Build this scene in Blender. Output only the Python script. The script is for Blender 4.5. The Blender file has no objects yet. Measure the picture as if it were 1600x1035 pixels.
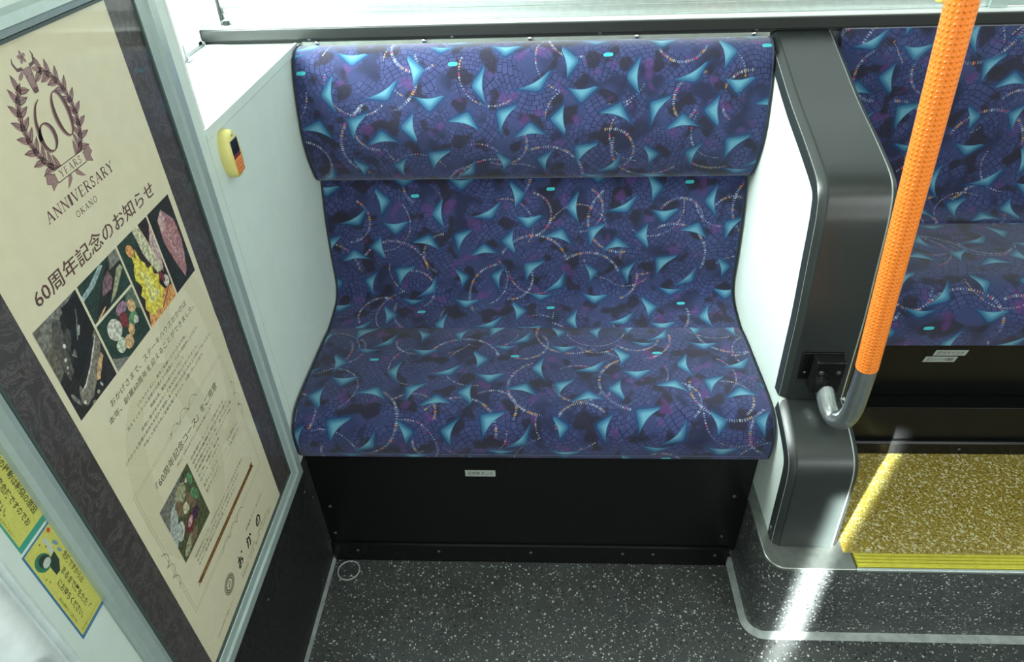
import bpy, bmesh, math, random
from math import sin, cos, pi, radians
from mathutils import Vector, Matrix

random.seed(7)
S = bpy.context.scene
COL = S.collection

# ------------------------------------------------------------------ camera
EYE = 1.27
PITCH, YAW, ROLL, FPX = 0.648227, -0.061332, -0.038271, 1082.1
fwd = Vector((sin(YAW) * cos(PITCH), cos(YAW) * cos(PITCH), -sin(PITCH)))
rt = Vector((cos(YAW), -sin(YAW), 0))
up = rt.cross(fwd)
r2 = rt * cos(ROLL) + up * sin(ROLL)
u2 = -rt * sin(ROLL) + up * cos(ROLL)
cam_d = bpy.data.cameras.new('camera')
cam = bpy.data.objects.new('camera', cam_d)
COL.objects.link(cam)
m3 = Matrix((r2, u2, -fwd)).transposed()
cam.matrix_world = Matrix.Translation((0, 0, EYE)) @ m3.to_4x4()
cam_d.sensor_width = 36
cam_d.lens = FPX / 1600 * 36
cam_d.clip_start = 0.02
S.camera = cam

# ------------------------------------------------------------------ colour management, world
S.view_settings.view_transform = 'Standard'
S.view_settings.look = 'None'
S.view_settings.exposure = 0.0
S.view_settings.gamma = 1.0
S.view_settings.use_curve_mapping = False
S.cycles.max_bounces = 8
S.cycles.diffuse_bounces = 4
S.cycles.sample_clamp_indirect = 8

W = bpy.data.worlds.new('overcast_daylight')
S.world = W
W.use_nodes = True
bgn = W.node_tree.nodes['Background']
bgn.inputs[0].default_value = (0.90, 1.0, 0.97, 1)
bgn.inputs[1].default_value = 2.2


def area(name, loc, target, sx, sy, power, color=(1, 1, 1), spread=180):
    d = bpy.data.lights.new(name, 'AREA')
    d.shape = 'RECTANGLE'
    d.size, d.size_y = sx, sy
    d.energy = power
    d.color = color
    d.spread = radians(spread)
    o = bpy.data.objects.new(name, d)
    COL.objects.link(o)
    o.location = loc
    v = Vector(target) - Vector(loc)
    o.rotation_euler = v.to_track_quat('-Z', 'Y').to_euler()
    return o


DAY = (0.90, 1.0, 0.96)
# daylight through the side glazing beyond the ledge
area('window_daylight', (-1.10, 1.12, 1.42), (0.4, 1.05, 0.62), 0.42, 0.30, 55.0, DAY, 95)
# bus ceiling lamps
area('ceiling_lamp_light', (0.1, 0.05, 2.06), (0.1, 0.05, 0), 2.2, 0.16, 8.0, (0.93, 1.0, 0.93))
# daylight from the entrance on the other side of the aisle
area('entrance_daylight', (-0.6, -1.35, 1.5), (0.2, 0.9, 0.4), 1.0, 0.8, 6.5, DAY)
# added fill light from the right, brightens the side panel and poster
area('added_side_fill', (1.9, -1.0, 1.45), (-0.45, 0.6, 0.75), 0.9, 0.8, 10.5, (0.95, 1.0, 0.96), 120)
# narrow band of sun between the door leaves
area('door_gap_sun', (-0.611, -0.596, 0.50), (0.495, 0.760, 0.15), 0.020, 0.36, 1.5, (0.93, 1.0, 0.97), 1.5)


# ------------------------------------------------------------------ material helpers
class NT:
    def __init__(s, m):
        s.t = m.node_tree
        s.n = s.t.nodes
        s.l = s.t.links

    def link(s, a, b):
        s.l.new(a, b)

    def put(s, sock, v):
        if v is None:
            return
        if isinstance(v, bpy.types.NodeSocket):
            s.l.new(v, sock)
        else:
            sock.default_value = v

    def math(s, op, a, b=None, c=None, clamp=False):
        n = s.n.new('ShaderNodeMath')
        n.operation = op
        n.use_clamp = clamp
        s.put(n.inputs[0], a)
        s.put(n.inputs[1], b)
        s.put(n.inputs[2], c)
        return n.outputs[0]

    def vec(s, op, a, b=None):
        n = s.n.new('ShaderNodeVectorMath')
        n.operation = op
        s.put(n.inputs[0], a)
        s.put(n.inputs[1], b)
        return n.outputs['Value'] if op in ('DISTANCE', 'LENGTH', 'DOT_PRODUCT') else n.outputs[0]

    def mix(s, f, a, b):
        n = s.n.new('ShaderNodeMix')
        n.data_type = 'RGBA'
        s.put(n.inputs[0], f)
        s.put(n.inputs[6], a if not isinstance(a, tuple) else (*a[:3], 1))
        s.put(n.inputs[7], b if not isinstance(b, tuple) else (*b[:3], 1))
        return n.outputs[2]

    def ramp(s, f, a, b, c=0.0, d=1.0, smooth=True):
        n = s.n.new('ShaderNodeMapRange')
        n.interpolation_type = 'SMOOTHSTEP' if smooth else 'LINEAR'
        s.put(n.inputs[0], f)
        for i, v in zip((1, 2, 3, 4), (a, b, c, d)):
            n.inputs[i].default_value = v
        return n.outputs[0]

    def noise(s, vec, scale, detail=2, rough=0.5, dim='3D'):
        n = s.n.new('ShaderNodeTexNoise')
        n.noise_dimensions = dim
        s.put(n.inputs['Vector'], vec)
        n.inputs['Scale'].default_value = scale
        n.inputs['Detail'].default_value = detail
        n.inputs['Roughness'].default_value = rough
        return n

    def voro(s, vec, scale, rand=1.0, dim='2D', feature='F1'):
        n = s.n.new('ShaderNodeTexVoronoi')
        n.voronoi_dimensions = dim
        n.feature = feature
        s.put(n.inputs['Vector'], vec)
        n.inputs['Scale'].default_value = scale
        n.inputs['Randomness'].default_value = rand
        return n

    def sep(s, v):
        n = s.n.new('ShaderNodeSeparateXYZ')
        s.put(n.inputs[0], v)
        return n.outputs

    def comb(s, x, y, z=0.0):
        n = s.n.new('ShaderNodeCombineXYZ')
        s.put(n.inputs[0], x)
        s.put(n.inputs[1], y)
        s.put(n.inputs[2], z)
        return n.outputs[0]

    def obj(s):
        return s.n.new('ShaderNodeTexCoord').outputs['Object']

    def uv(s):
        return s.n.new('ShaderNodeTexCoord').outputs['UV']

    def scale(s, v, sc):
        n = s.n.new('ShaderNodeMapping')
        s.put(n.inputs[0], v)
        n.inputs['Scale'].default_value = sc
        return n.outputs[0]


MATS = {}


def mat(name, color=(0.5, 0.5, 0.5), rough=0.5, metal=0.0, spec=0.5, noise=0.06, nscale=60, bump=0.0, bscale=300, stretch=None):
    """base material: colour broken up by fine noise, optional bump"""
    if name in MATS:
        return MATS[name]
    m = bpy.data.materials.new(name)
    m.use_nodes = True
    t = NT(m)
    b = t.n['Principled BSDF']
    b.inputs['Roughness'].default_value = rough
    b.inputs['Metallic'].default_value = metal
    b.inputs['Specular IOR Level'].default_value = spec
    o = t.obj()
    nz = t.noise(o, nscale, 3)
    a = tuple(c * (1 - noise) for c in color)
    c = tuple(min(1, c * (1 + noise)) for c in color)
    t.link(t.mix(t.ramp(nz.outputs[0], 0.3, 0.7), a, c), b.inputs['Base Color'])
    if bump:
        v = t.scale(o, stretch) if stretch else o
        n2 = t.noise(v, bscale, 2)
        bp = t.n.new('ShaderNodeBump')
        bp.inputs['Strength'].default_value = bump
        bp.inputs['Distance'].default_value = 0.001
        t.link(n2.outputs[0], bp.inputs['Height'])
        t.link(bp.outputs[0], b.inputs['Normal'])
    MATS[name] = m
    return m


def glass_mat():
    m = bpy.data.materials.new('clear_acrylic')
    m.use_nodes = True
    t = NT(m)
    for n in list(t.n):
        if n.type == 'BSDF_PRINCIPLED':
            t.n.remove(n)
    out = [n for n in t.n if n.type == 'OUTPUT_MATERIAL'][0]
    tr = t.n.new('ShaderNodeBsdfTransparent')
    gl = t.n.new('ShaderNodeBsdfGlossy')
    gl.inputs['Roughness'].default_value = 0.03
    lw = t.n.new('ShaderNodeLayerWeight')
    lw.inputs[0].default_value = 0.5
    fr = t.math('MULTIPLY_ADD', t.math('POWER', lw.outputs['Facing'], 4.5), 0.6, 0.022)
    nz = t.noise(t.obj(), 3, 1)
    tint = t.mix(nz.outputs[0], (0.98, 0.975, 0.965), (0.99, 0.985, 0.975))
    t.link(tint, tr.inputs[0])
    mx = t.n.new('ShaderNodeMixShader')
    t.link(fr, mx.inputs[0])
    t.link(tr.outputs[0], mx.inputs[1])
    t.link(gl.outputs[0], mx.inputs[2])
    t.link(mx.outputs[0], out.inputs[0])
    return m


def frosted_mat():
    m = bpy.data.materials.new('dotted_window_glass')
    m.use_nodes = True
    t = NT(m)
    for n in list(t.n):
        if n.type == 'BSDF_PRINCIPLED':
            t.n.remove(n)
    out = [n for n in t.n if n.type == 'OUTPUT_MATERIAL'][0]
    tr = t.n.new('ShaderNodeBsdfTransparent')
    tl = t.n.new('ShaderNodeBsdfTranslucent')
    x = t.sep(t.obj())
    d = t.math('MULTIPLY', t.math('SINE', t.math('MULTIPLY', x[0], 1500)), t.math('SINE', t.math('MULTIPLY', x[2], 1500)))
    t.link(t.mix(t.ramp(d, 0.0, 0.3), (0.85, 0.9, 0.88), (0.6, 0.64, 0.62)), tl.inputs[0])
    mx = t.n.new('ShaderNodeMixShader')
    mx.inputs[0].default_value = 0.5
    t.link(tr.outputs[0], mx.inputs[1])
    t.link(tl.outputs[0], mx.inputs[2])
    t.link(mx.outputs[0], out.inputs[0])
    return m


def vinyl_mat():
    m = bpy.data.materials.new('speckled_vinyl')
    m.use_nodes = True
    t = NT(m)
    b = t.n['Principled BSDF']
    b.inputs['Roughness'].default_value = 0.42
    o = t.obj()
    col = t.mix(t.ramp(t.noise(o, 9, 3).outputs[0], 0.3, 0.7), (0.047, 0.051, 0.050), (0.062, 0.068, 0.066))

    def flakes(col, scale, size, thr, c, off):
        v = t.n.new('ShaderNodeMapping')
        t.link(o, v.inputs[0])
        v.inputs['Location'].default_value = (off, off * 1.7, off * .3)
        v.inputs['Rotation'].default_value = (0.3 * off, 0.5, off)
        wob = t.noise(v.outputs[0], 260, 1)
        vv = t.vec('ADD', v.outputs[0], t.scale(wob.outputs['Color'], (0.004, 0.004, 0.004)))
        n = t.voro(vv, scale, 1.0, '3D')
        sp = t.sep(n.outputs['Color'])
        ok = t.math('LESS_THAN', sp[0], thr)
        near = t.math('LESS_THAN', n.outputs['Distance'], t.math('MULTIPLY_ADD', sp[1], size, size * 0.5))
        return t.mix(t.math('MULTIPLY', ok, near), col, c)

    col = flakes(col, 150, 0.26, 0.45, (0.10, 0.11, 0.105), 1.3)
    col = flakes(col, 170, 0.26, 0.35, (0.012, 0.012, 0.014), 4.1)
    col = flakes(col, 165, 0.25, 0.30, (0.50, 0.53, 0.50), 2.2)
    col = flakes(col, 260, 0.28, 0.22, (0.40, 0.43, 0.40), 3.7)
    t.link(col, b.inputs['Base Color'])
    nb = t.noise(o, 500, 2)
    bp = t.n.new('ShaderNodeBump')
    bp.inputs['Strength'].default_value = 0.25
    bp.inputs['Distance'].default_value = 0.001
    t.link(nb.outputs[0], bp.inputs['Height'])
    t.link(bp.outputs[0], b.inputs['Normal'])
    return m


def yellow_floor_mat():
    m = bpy.data.materials.new('mottled_yellow_vinyl')
    m.use_nodes = True
    t = NT(m)
    b = t.n['Principled BSDF']
    b.inputs['Roughness'].default_value = 0.4
    o = t.obj()
    n1 = t.noise(t.scale(o, (1, 1.3, 1)), 330, 2, 0.7)
    n2 = t.noise(o, 210, 2, 0.6)
    col = t.mix(t.ramp(n1.outputs[0], 0.44, 0.56), (0.24, 0.165, 0.018), (0.36, 0.28, 0.05))
    col = t.mix(t.ramp(n2.outputs[0], 0.53, 0.62), col, (0.62, 0.57, 0.36))
    n3 = t.noise(o, 270, 1)
    col = t.mix(t.ramp(n3.outputs[0], 0.60, 0.66), col, (0.12, 0.075, 0.01))
    t.link(col, b.inputs['Base Color'])
    return m


def marble_mat():
    m = bpy.data.materials.new('charcoal_marbled_board')
    m.use_nodes = True
    t = NT(m)
    b = t.n['Principled BSDF']
    b.inputs['Roughness'].default_value = 0.5
    o = t.obj()
    n0 = t.noise(o, 14, 2)
    n1 = t.noise(t.vec('ADD', o, t.scale(n0.outputs['Color'], (.12, .12, .12))), 38, 6, 0.75)
    v = t.math('ABSOLUTE', t.math('SUBTRACT', n1.outputs[0], 0.5))
    col = t.mix(t.ramp(v, 0.0, 0.035), (0.125, 0.112, 0.115), (0.058, 0.050, 0.054))
    t.link(col, b.inputs['Base Color'])
    return m


# crescents of the seat fabric, in metres on the cloth: tip, tip, outer bulge, inner bulge
FW, FH = 0.2745, 0.2640
CRES = [
    [(-.3657, .9374), (-.3123, .9404), (-.344, .9207), (-.3404, .9329)],
    [(-.3191, .8611), (-.2668, .8915), (-.287, .8606), (-.293, .8699)],
    [(-.3801, .8965), (-.3815, .8388), (-.4001, .8655), (-.3889, .8653)],
    [(-.259, .9393), (-.2384, .8812), (-.2249, .9061), (-.2402, .9091)],
    [(-.2302, .8596), (-.1756, .8686), (-.2087, .8417), (-.2045, .8539)],
    [(-.321, .8303), (-.3546, .7867), (-.356, .8174), (-.3418, .8126)],
    [(-.1806, .8115), (-.1265, .7985), (-.144, .8244), (-.1541, .8074)],
    [(-.3339, .7675), (-.2791, .7768), (-.3042, .7927), (-.3028, .7812)],
    [(-.2399, .826), (-.2283, .7691), (-.2575, .8036), (-.2406, .7942)],
    [(-.1684, .7587), (-.2121, .7173), (-.212, .7498), (-.1913, .7415)],
    [(-.3774, .7473), (-.3568, .7026), (-.347, .7241), (-.3587, .7292)],
    [(-.2605, .7425), (-.2724, .6964), (-.2844, .7249), (-.2695, .7197)],
    [(-.1370, .7336), (-.1744, .6933), (-.1442, .7029), (-.1571, .7145)],
    [(-.2090, .9520), (-.1640, .9480), (-.1865, .9380), (-.1865, .9440)],
]


def circle3(a, b, c):
    ax, ay = a; bx, by = b; cx, cy = c
    d = 2 * (ax * (by - cy) + bx * (cy - ay) + cx * (ay - by))
    ux = ((ax * ax + ay * ay) * (by - cy) + (bx * bx + by * by) * (cy - ay) + (cx * cx + cy * cy) * (ay - by)) / d
    uy = ((ax * ax + ay * ay) * (cx - bx) + (bx * bx + by * by) * (ax - cx) + (cx * cx + cy * cy) * (bx - ax)) / d
    return (ux, uy), math.hypot(ax - ux, ay - uy)


def fabric_mat():
    m = bpy.data.materials.new('blue_moquette')
    m.use_nodes = True
    t = NT(m)
    b = t.n['Principled BSDF']
    b.inputs['Roughness'].default_value = 0.9
    b.inputs['Specular IOR Level'].default_value = 0.2
    b.inputs['Sheen Weight'].default_value = 0.25
    b.inputs['Sheen Roughness'].default_value = 0.5
    uv = t.uv()
    s = t.sep(uv)
    # slight skew of the cloth on the seat
    v_ = t.math('MULTIPLY_ADD', s[0], -0.04, s[1])
    p = t.comb(s[0], v_)
    # tiled coordinates
    ox, oy = -0.405, 0.690
    tx = t.math('FLOORED_MODULO', t.math('SUBTRACT', s[0], ox), FW)
    ty = t.math('FLOORED_MODULO', t.math('SUBTRACT', v_, oy), FH)
    q = t.comb(tx, ty)
    acc = outer = None
    for c in CRES:
        pts = [(x - ox, (y - 0.04 * x) - oy) for x, y in c]
        mx_ = (sum(a[0] for a in pts) / 4, sum(a[1] for a in pts) / 4)
        sx, sy = -math.floor(mx_[0] / FW) * FW, -math.floor(mx_[1] / FH) * FH
        pts = [(x + sx, y + sy) for x, y in pts]
        xs = [a[0] for a in pts]; ys = [a[1] for a in pts]
        for ix in (-1, 0, 1):
            for iy in (-1, 0, 1):
                X0, X1 = min(xs) + ix * FW, max(xs) + ix * FW
                Y0, Y1 = min(ys) + iy * FH, max(ys) + iy * FH
                if X1 < -.004 or X0 > FW + .004 or Y1 < -.004 or Y0 > FH + .004:
                    continue
                w = [(x + ix * FW, y + iy * FH) for x, y in pts]
                mx2 = ((w[0][0] + w[1][0]) / 2, (w[0][1] + w[1][1]) / 2)
                for e in (0, 1):
                    w[e] = (mx2[0] + (w[e][0] - mx2[0]) * 1.16, mx2[1] + (w[e][1] - mx2[1]) * 1.16)
                o2 = (w[2][0] - mx2[0], w[2][1] - mx2[1])
                w[2] = (mx2[0] + o2[0] * 1.06, mx2[1] + o2[1] * 1.06)
                w[3] = (mx2[0] + o2[0] * .33, mx2[1] + o2[1] * .33)
                cb, rb = circle3(w[0], w[1], w[3])
                # outer side: two nearly straight flanks meeting in a blunt corner at the bulge
                fl_ = []
                tip = (mx2[0] + o2[0] * 1.42, mx2[1] + o2[1] * 1.42)
                for e in (0, 1):
                    ex, ey = tip[0] - w[e][0], tip[1] - w[e][1]
                    L_ = math.hypot(ex, ey)
                    nx, ny = ey / L_, -ex / L_
                    if nx * (mx2[0] - tip[0]) + ny * (mx2[1] - tip[1]) > 0:
                        nx, ny = -nx, -ny
                    fl_.append(t.math('SUBTRACT', t.vec('DOT_PRODUCT', q, (nx, ny, 0)), nx * tip[0] + ny * tip[1]))
                da = t.math('SMOOTH_MAX', fl_[0], fl_[1], 0.011)
                db = t.math('SUBTRACT', rb, t.vec('DISTANCE', q, (*cb, 0)))
                oL = math.hypot(*o2)
                cx_, cy2 = -o2[0] / oL, -o2[1] / oL
                dc = t.math('SUBTRACT', t.vec('DOT_PRODUCT', q, (cx_, cy2, 0)), cx_ * mx2[0] + cy2 * mx2[1])
                db = t.math('MAXIMUM', db, dc)
                sd = t.math('MAXIMUM', da, db)
                acc = sd if acc is None else t.math('MINIMUM', acc, sd)
                so = t.math('MAXIMUM', da, t.math('MULTIPLY', db, 8.0))
                outer = so if outer is None else t.math('MINIMUM', outer, so)
    # ground: indigo with plum and near-black clouds
    n0 = t.noise(p, 11, 2, 0.5, '2D')
    n1 = t.noise(t.vec('ADD', p, (3.1, 1.7, 0)), 17, 2, 0.5, '2D')
    n2 = t.noise(t.vec('ADD', p, (7.3, 5.2, 0)), 23, 1, 0.5, '2D')
    col = t.mix(t.ramp(n0.outputs[0], 0.38, 0.62), BLUE_B, BLUE_A)
    warp = t.vec('ADD', p, t.scale(n0.outputs['Color'], (0.03, 0.03, 0)))
    va = t.voro(warp, 7.2, 0.85)
    pa = t.vec('SUBTRACT', warp, va.outputs['Position'])
    sa = t.sep(pa)
    ra_ = t.vec('LENGTH', pa)
    th = t.math('ARCTAN2', sa[1], sa[0])
    rowf = t.math('DIVIDE', ra_, 0.0088)
    row = t.math('FLOOR', rowf)
    colf = t.math('MULTIPLY_ADD', t.math('MULTIPLY', th, t.math('ADD', row, 0.5)), 0.72, t.math('MULTIPLY', row, 0.5))
    wn = t.n.new('ShaderNodeTexWhiteNoise')
    wn.noise_dimensions = '2D'
    t.link(t.comb(row, t.math('FLOOR', colf)), wn.inputs[0])
    lr = t.math('LESS_THAN', t.math('FRACT', rowf), 0.13)
    lc = t.math('LESS_THAN', t.math('FRACT', colf), 0.11)
    line = t.math('MAXIMUM', lr, lc)
    cell = t.sep(va.outputs['Color'])
    bm_ = t.math('MULTIPLY', t.ramp(n1.outputs[0], 0.36, 0.50), t.ramp(ra_, 0.012, 0.03))
    brick = t.mix(t.math('MULTIPLY', wn.outputs[0], 0.6), BLUE_A, BRICK)
    brick = t.mix(line, brick, LINE)
    col = t.mix(t.math('MULTIPLY', bm_, 0.85), col, brick)
    # dark and magenta patches
    col = t.mix(t.math('MULTIPLY', t.ramp(n2.outputs[0], 0.55, 0.66), 0.85), col, PLUM)
    n4 = t.noise(t.vec('ADD', p, (1.3, 9.2, 0)), 26, 1, 0.5, '2D')
    col = t.mix(t.math('MULTIPLY', t.ramp(n4.outputs[0], 0.64, 0.76), 0.5), col, (0.11, 0.035, 0.17))

    # strings of small tesserae along arcs
    fz = t.noise(p, 420, 1, 0.5, '2D')

    def strings(col, scale, rand, off, r0, w, seglen):
        pp = t.vec('ADD', p, (off, off * .6, 0))
        vb = t.voro(pp, scale, rand)
        d = t.vec('SUBTRACT', pp, vb.outputs['Position'])
        sd_ = t.sep(d)
        r = t.vec('LENGTH', d)
        a = t.math('ARCTAN2', sd_[1], sd_[0])
        ring = t.math('LESS_THAN', t.math('ABSOLUTE', t.math('MULTIPLY_ADD', t.math('SUBTRACT', fz.outputs[0], 0.5), 0.004, t.math('SUBTRACT', r, r0))), w)
        k = t.math('MULTIPLY', a, r0 / seglen)
        w2 = t.n.new('ShaderNodeTexWhiteNoise')
        w2.noise_dimensions = '2D'
        t.link(t.comb(t.math('FLOOR', k), t.math('FLOOR', t.math('MULTIPLY', t.sep(vb.outputs['Color'])[0], 50))), w2.inputs[0])
        dash = t.math('LESS_THAN', t.math('FRACT', k), t.math('MULTIPLY_ADD', w2.outputs[0], 0.5, 0.3))
        arc = t.math('GREATER_THAN', t.math('SINE', t.math('MULTIPLY_ADD', a, 1.0, t.math('MULTIPLY', t.sep(vb.outputs['Color'])[1], 6.28))), 0.25)
        msk = t.math('MULTIPLY', t.math('MULTIPLY', ring, dash), arc)
        rc = t.sep(w2.outputs[1])
        tc = t.mix(t.math('GREATER_THAN', rc[0], 0.80), (0.24, 0.30, 0.44), (0.60, 0.30, 0.05))
        tc = t.mix(t.math('GREATER_THAN', rc[1], 0.90), tc, (0.65, 0.06, 0.16))
        tc = t.mix(t.math('LESS_THAN', rc[2], 0.25), tc, (0.50, 0.55, 0.60))
        return t.mix(t.math('MULTIPLY', msk, 0.55), col, tc)
    col = strings(col, 6.6, 0.9, 0.31, 0.046, 0.0022, 0.0036)
    col = strings(col, 7.4, 0.9, 1.77, 0.060, 0.0012, 0.0052)
    col = strings(col, 5.4, 0.8, 4.13, 0.072, 0.0024, 0.0044)
    # crescents: teal halo, speckled cyan body
    fine = t.noise(p, 1400, 1, 0.5, '2D')
    halo = t.ramp(outer, 0.0, 0.008, 0.85, 0.0)
    col = t.mix(halo, col, (0.008, 0.045, 0.13))
    edge = t.math('MULTIPLY_ADD', t.math('SUBTRACT', fine.outputs[0], 0.5), 0.0016, acc)
    body = t.mix(t.ramp(outer, -0.011, 0.0), CYAN_A, CYAN_B)
    sp = t.math('GREATER_THAN', t.math('ADD', fine.outputs[0], t.ramp(outer, -0.010, 0.0, 0.0, 0.16)), 0.62)
    body = t.mix(t.math('MULTIPLY', sp, 0.7), body, (0.015, 0.07, 0.17))
    col = t.mix(t.math('LESS_THAN', edge, 0.0), col, body)
    # small cyan lozenge
    lx = t.math('DIVIDE', t.math('ABSOLUTE', t.math('SUBTRACT', tx, 0.2405)), 0.0085)
    ly = t.math('DIVIDE', t.math('ABSOLUTE', t.math('SUBTRACT', ty, 0.2300)), 0.0034)
    lz = t.math('LESS_THAN', t.math('ADD', t.math('POWER', lx, 3), t.math('POWER', ly, 3)), 1.0)
    col = t.mix(lz, col, (0.05, 0.45, 0.50))
    # weave
    wv = t.noise(p, 900, 2, 0.6, '2D')
    col = t.mix(t.ramp(wv.outputs[0], 0.35, 0.65, 0.0, 0.22), col, (0.005, 0.005, 0.02))
    t.link(col, b.inputs['Base Color'])
    bp = t.n.new('ShaderNodeBump')
    bp.inputs['Strength'].default_value = 0.2
    bp.inputs['Distance'].default_value = 0.0006
    t.link(wv.outputs[0], bp.inputs['Height'])
    t.link(bp.outputs[0], b.inputs['Normal'])
    return m


def ribbed_mat():
    m = bpy.data.materials.new('black_ribbed_rubber')
    m.use_nodes = True
    t = NT(m)
    b = t.n['Principled BSDF']
    b.inputs['Roughness'].default_value = 0.45
    b.inputs['Specular IOR Level'].default_value = 0.3
    o = t.obj()
    n = t.noise(t.scale(o, (1, 5.0, 0.55)), 95, 2, 0.6)
    k = t.ramp(n.outputs[0], 0.42, 0.60)
    t.link(t.mix(k, (0.008, 0.0085, 0.0085), (0.024, 0.025, 0.0245)), b.inputs['Base Color'])
    bp = t.n.new('ShaderNodeBump')
    bp.inputs['Strength'].default_value = 0.8
    bp.inputs['Distance'].default_value = 0.0012
    t.link(k, bp.inputs['Height'])
    t.link(bp.outputs[0], b.inputs['Normal'])
    return m


BLUE_A = (0.031, 0.042, 0.122)
BLUE_B = (0.016, 0.019, 0.055)
BRICK = (0.064, 0.075, 0.195)
LINE = (0.007, 0.008, 0.050)
PLUM = (0.016, 0.013, 0.022)
CYAN_A = (0.13, 0.33, 0.43)
CYAN_B = (0.030, 0.14, 0.23)

M = {
    'fabric': fabric_mat(),
    'piping': mat('navy_piping', (0.012, 0.02, 0.05), 0.6),
    'white': mat('greenish_white_laminate', (0.60, 0.68, 0.635), 0.42, noise=0.02, nscale=25),
    'ledge': mat('white_ledge_laminate', (0.80, 0.84, 0.82), 0.4, noise=0.02),
    'black': mat('black_panel_laminate', (0.006, 0.0063, 0.0063), 0.24, spec=0.16, noise=0.25, nscale=500, bump=0.12, bscale=900),
    'ribbed': ribbed_mat(),
    'cap': mat('black_anodised_cover', (0.017, 0.021, 0.020), 0.36, metal=0.0, spec=0.6, noise=0.1, nscale=400, bump=0.06, bscale=900),
    'capedge': mat('painted_edge_highlight', (0.60, 0.62, 0.61), 0.3, metal=0.7),  # bright colour stands in for the highlight along the cover's right edge
    'capedge2': mat('cover_groove', (0.004, 0.006, 0.005), 0.5),
    'edge': mat('dull_edge_metal', (0.30, 0.32, 0.30), 0.33, metal=0.85, noise=0.12, nscale=60),
    'post': mat('silver_post', (0.84, 0.90, 0.90), 0.27, metal=0.25),
    'rail': mat('dark_anodised_rail', (0.014, 0.016, 0.015), 0.35, metal=0.0, spec=0.45, noise=0.1, nscale=300),
    'alu': mat('brushed_aluminium', (0.58, 0.64, 0.62), 0.32, metal=0.85, noise=0.05, nscale=90),
    'frame': mat('mint_grey_frame', (0.38, 0.46, 0.44), 0.28, metal=0.3, noise=0.03, nscale=90),
    'steel': mat('satin_steel_tube', (0.46, 0.50, 0.50), 0.30, metal=0.95, noise=0.05, nscale=120),
    'chrome': mat('chrome_screw', (0.7, 0.72, 0.7), 0.2, metal=1.0),
    'dullscrew': mat('dull_screw', (0.07, 0.072, 0.07), 0.4, metal=0.7),
    'vinyl': vinyl_mat(),
    'yfloor': yellow_floor_mat(),
    'yrib': mat('yellow_nosing', (0.52, 0.47, 0.05), 0.45, noise=0.08, nscale=80),
    'strip': mat('grey_caulk_strip', (0.34, 0.37, 0.36), 0.5, noise=0.18, nscale=45),
    'marble': marble_mat(),
    'glass': glass_mat(),
    'window': frosted_mat(),
    'paper': mat('cream_paper', (0.76, 0.71, 0.53), 0.6, noise=0.02),
    'yplastic': mat('yellow_plastic', (0.66, 0.59, 0.20), 0.35, noise=0.03),
    'ylight': mat('pale_yellow_plastic', (0.90, 0.82, 0.20), 0.35, noise=0.03),
    'dark': mat('dark_display', (0.012, 0.010, 0.02), 0.2),
    'red': mat('dark_red_filter', (0.16, 0.02, 0.01), 0.3),
    'obutton': mat('orange_button', (0.62, 0.20, 0.06), 0.4),
    'plate': mat('grey_label_plate', (0.30, 0.33, 0.30), 0.5),
    'ink': mat('black_ink', (0.02, 0.02, 0.018), 0.6),
    'ceil': mat('cream_ceiling', (0.62, 0.64, 0.60), 0.6),
    'bumper': mat('grey_bumper', (0.18, 0.20, 0.22), 0.4),
    'darkgap': mat('dark_rubber', (0.01, 0.01, 0.015), 0.6),
}


# orange grip: dimpled
def grip_mat():
    m = bpy.data.materials.new('dimpled_orange_grip')
    m.use_nodes = True
    t = NT(m)
    b = t.n['Principled BSDF']
    b.inputs['Roughness'].default_value = 0.28
    uv = t.uv()
    s = t.sep(uv)
    a = t.math('MULTIPLY', s[0], 2 * pi * 9)
    c = t.math('MULTIPLY', s[1], 2 * pi / 0.0125)
    d1 = t.math('MULTIPLY', t.math('COSINE', t.math('ADD', a, c)), t.math('COSINE', t.math('SUBTRACT', a, c)))
    hgt = t.ramp(d1, 0.10, 0.90)
    nz = t.noise(t.obj(), 120, 2)
    base = t.mix(nz.outputs[0], (0.86, 0.20, 0.022), (0.92, 0.25, 0.035))
    t.link(base, b.inputs['Base Color'])
    bp = t.n.new('ShaderNodeBump')
    bp.inputs['Strength'].default_value = 0.9
    bp.inputs['Distance'].default_value = 0.0010
    t.link(hgt, bp.inputs['Height'])
    t.link(bp.outputs[0], b.inputs['Normal'])
    return m


M['grip'] = grip_mat()


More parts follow.
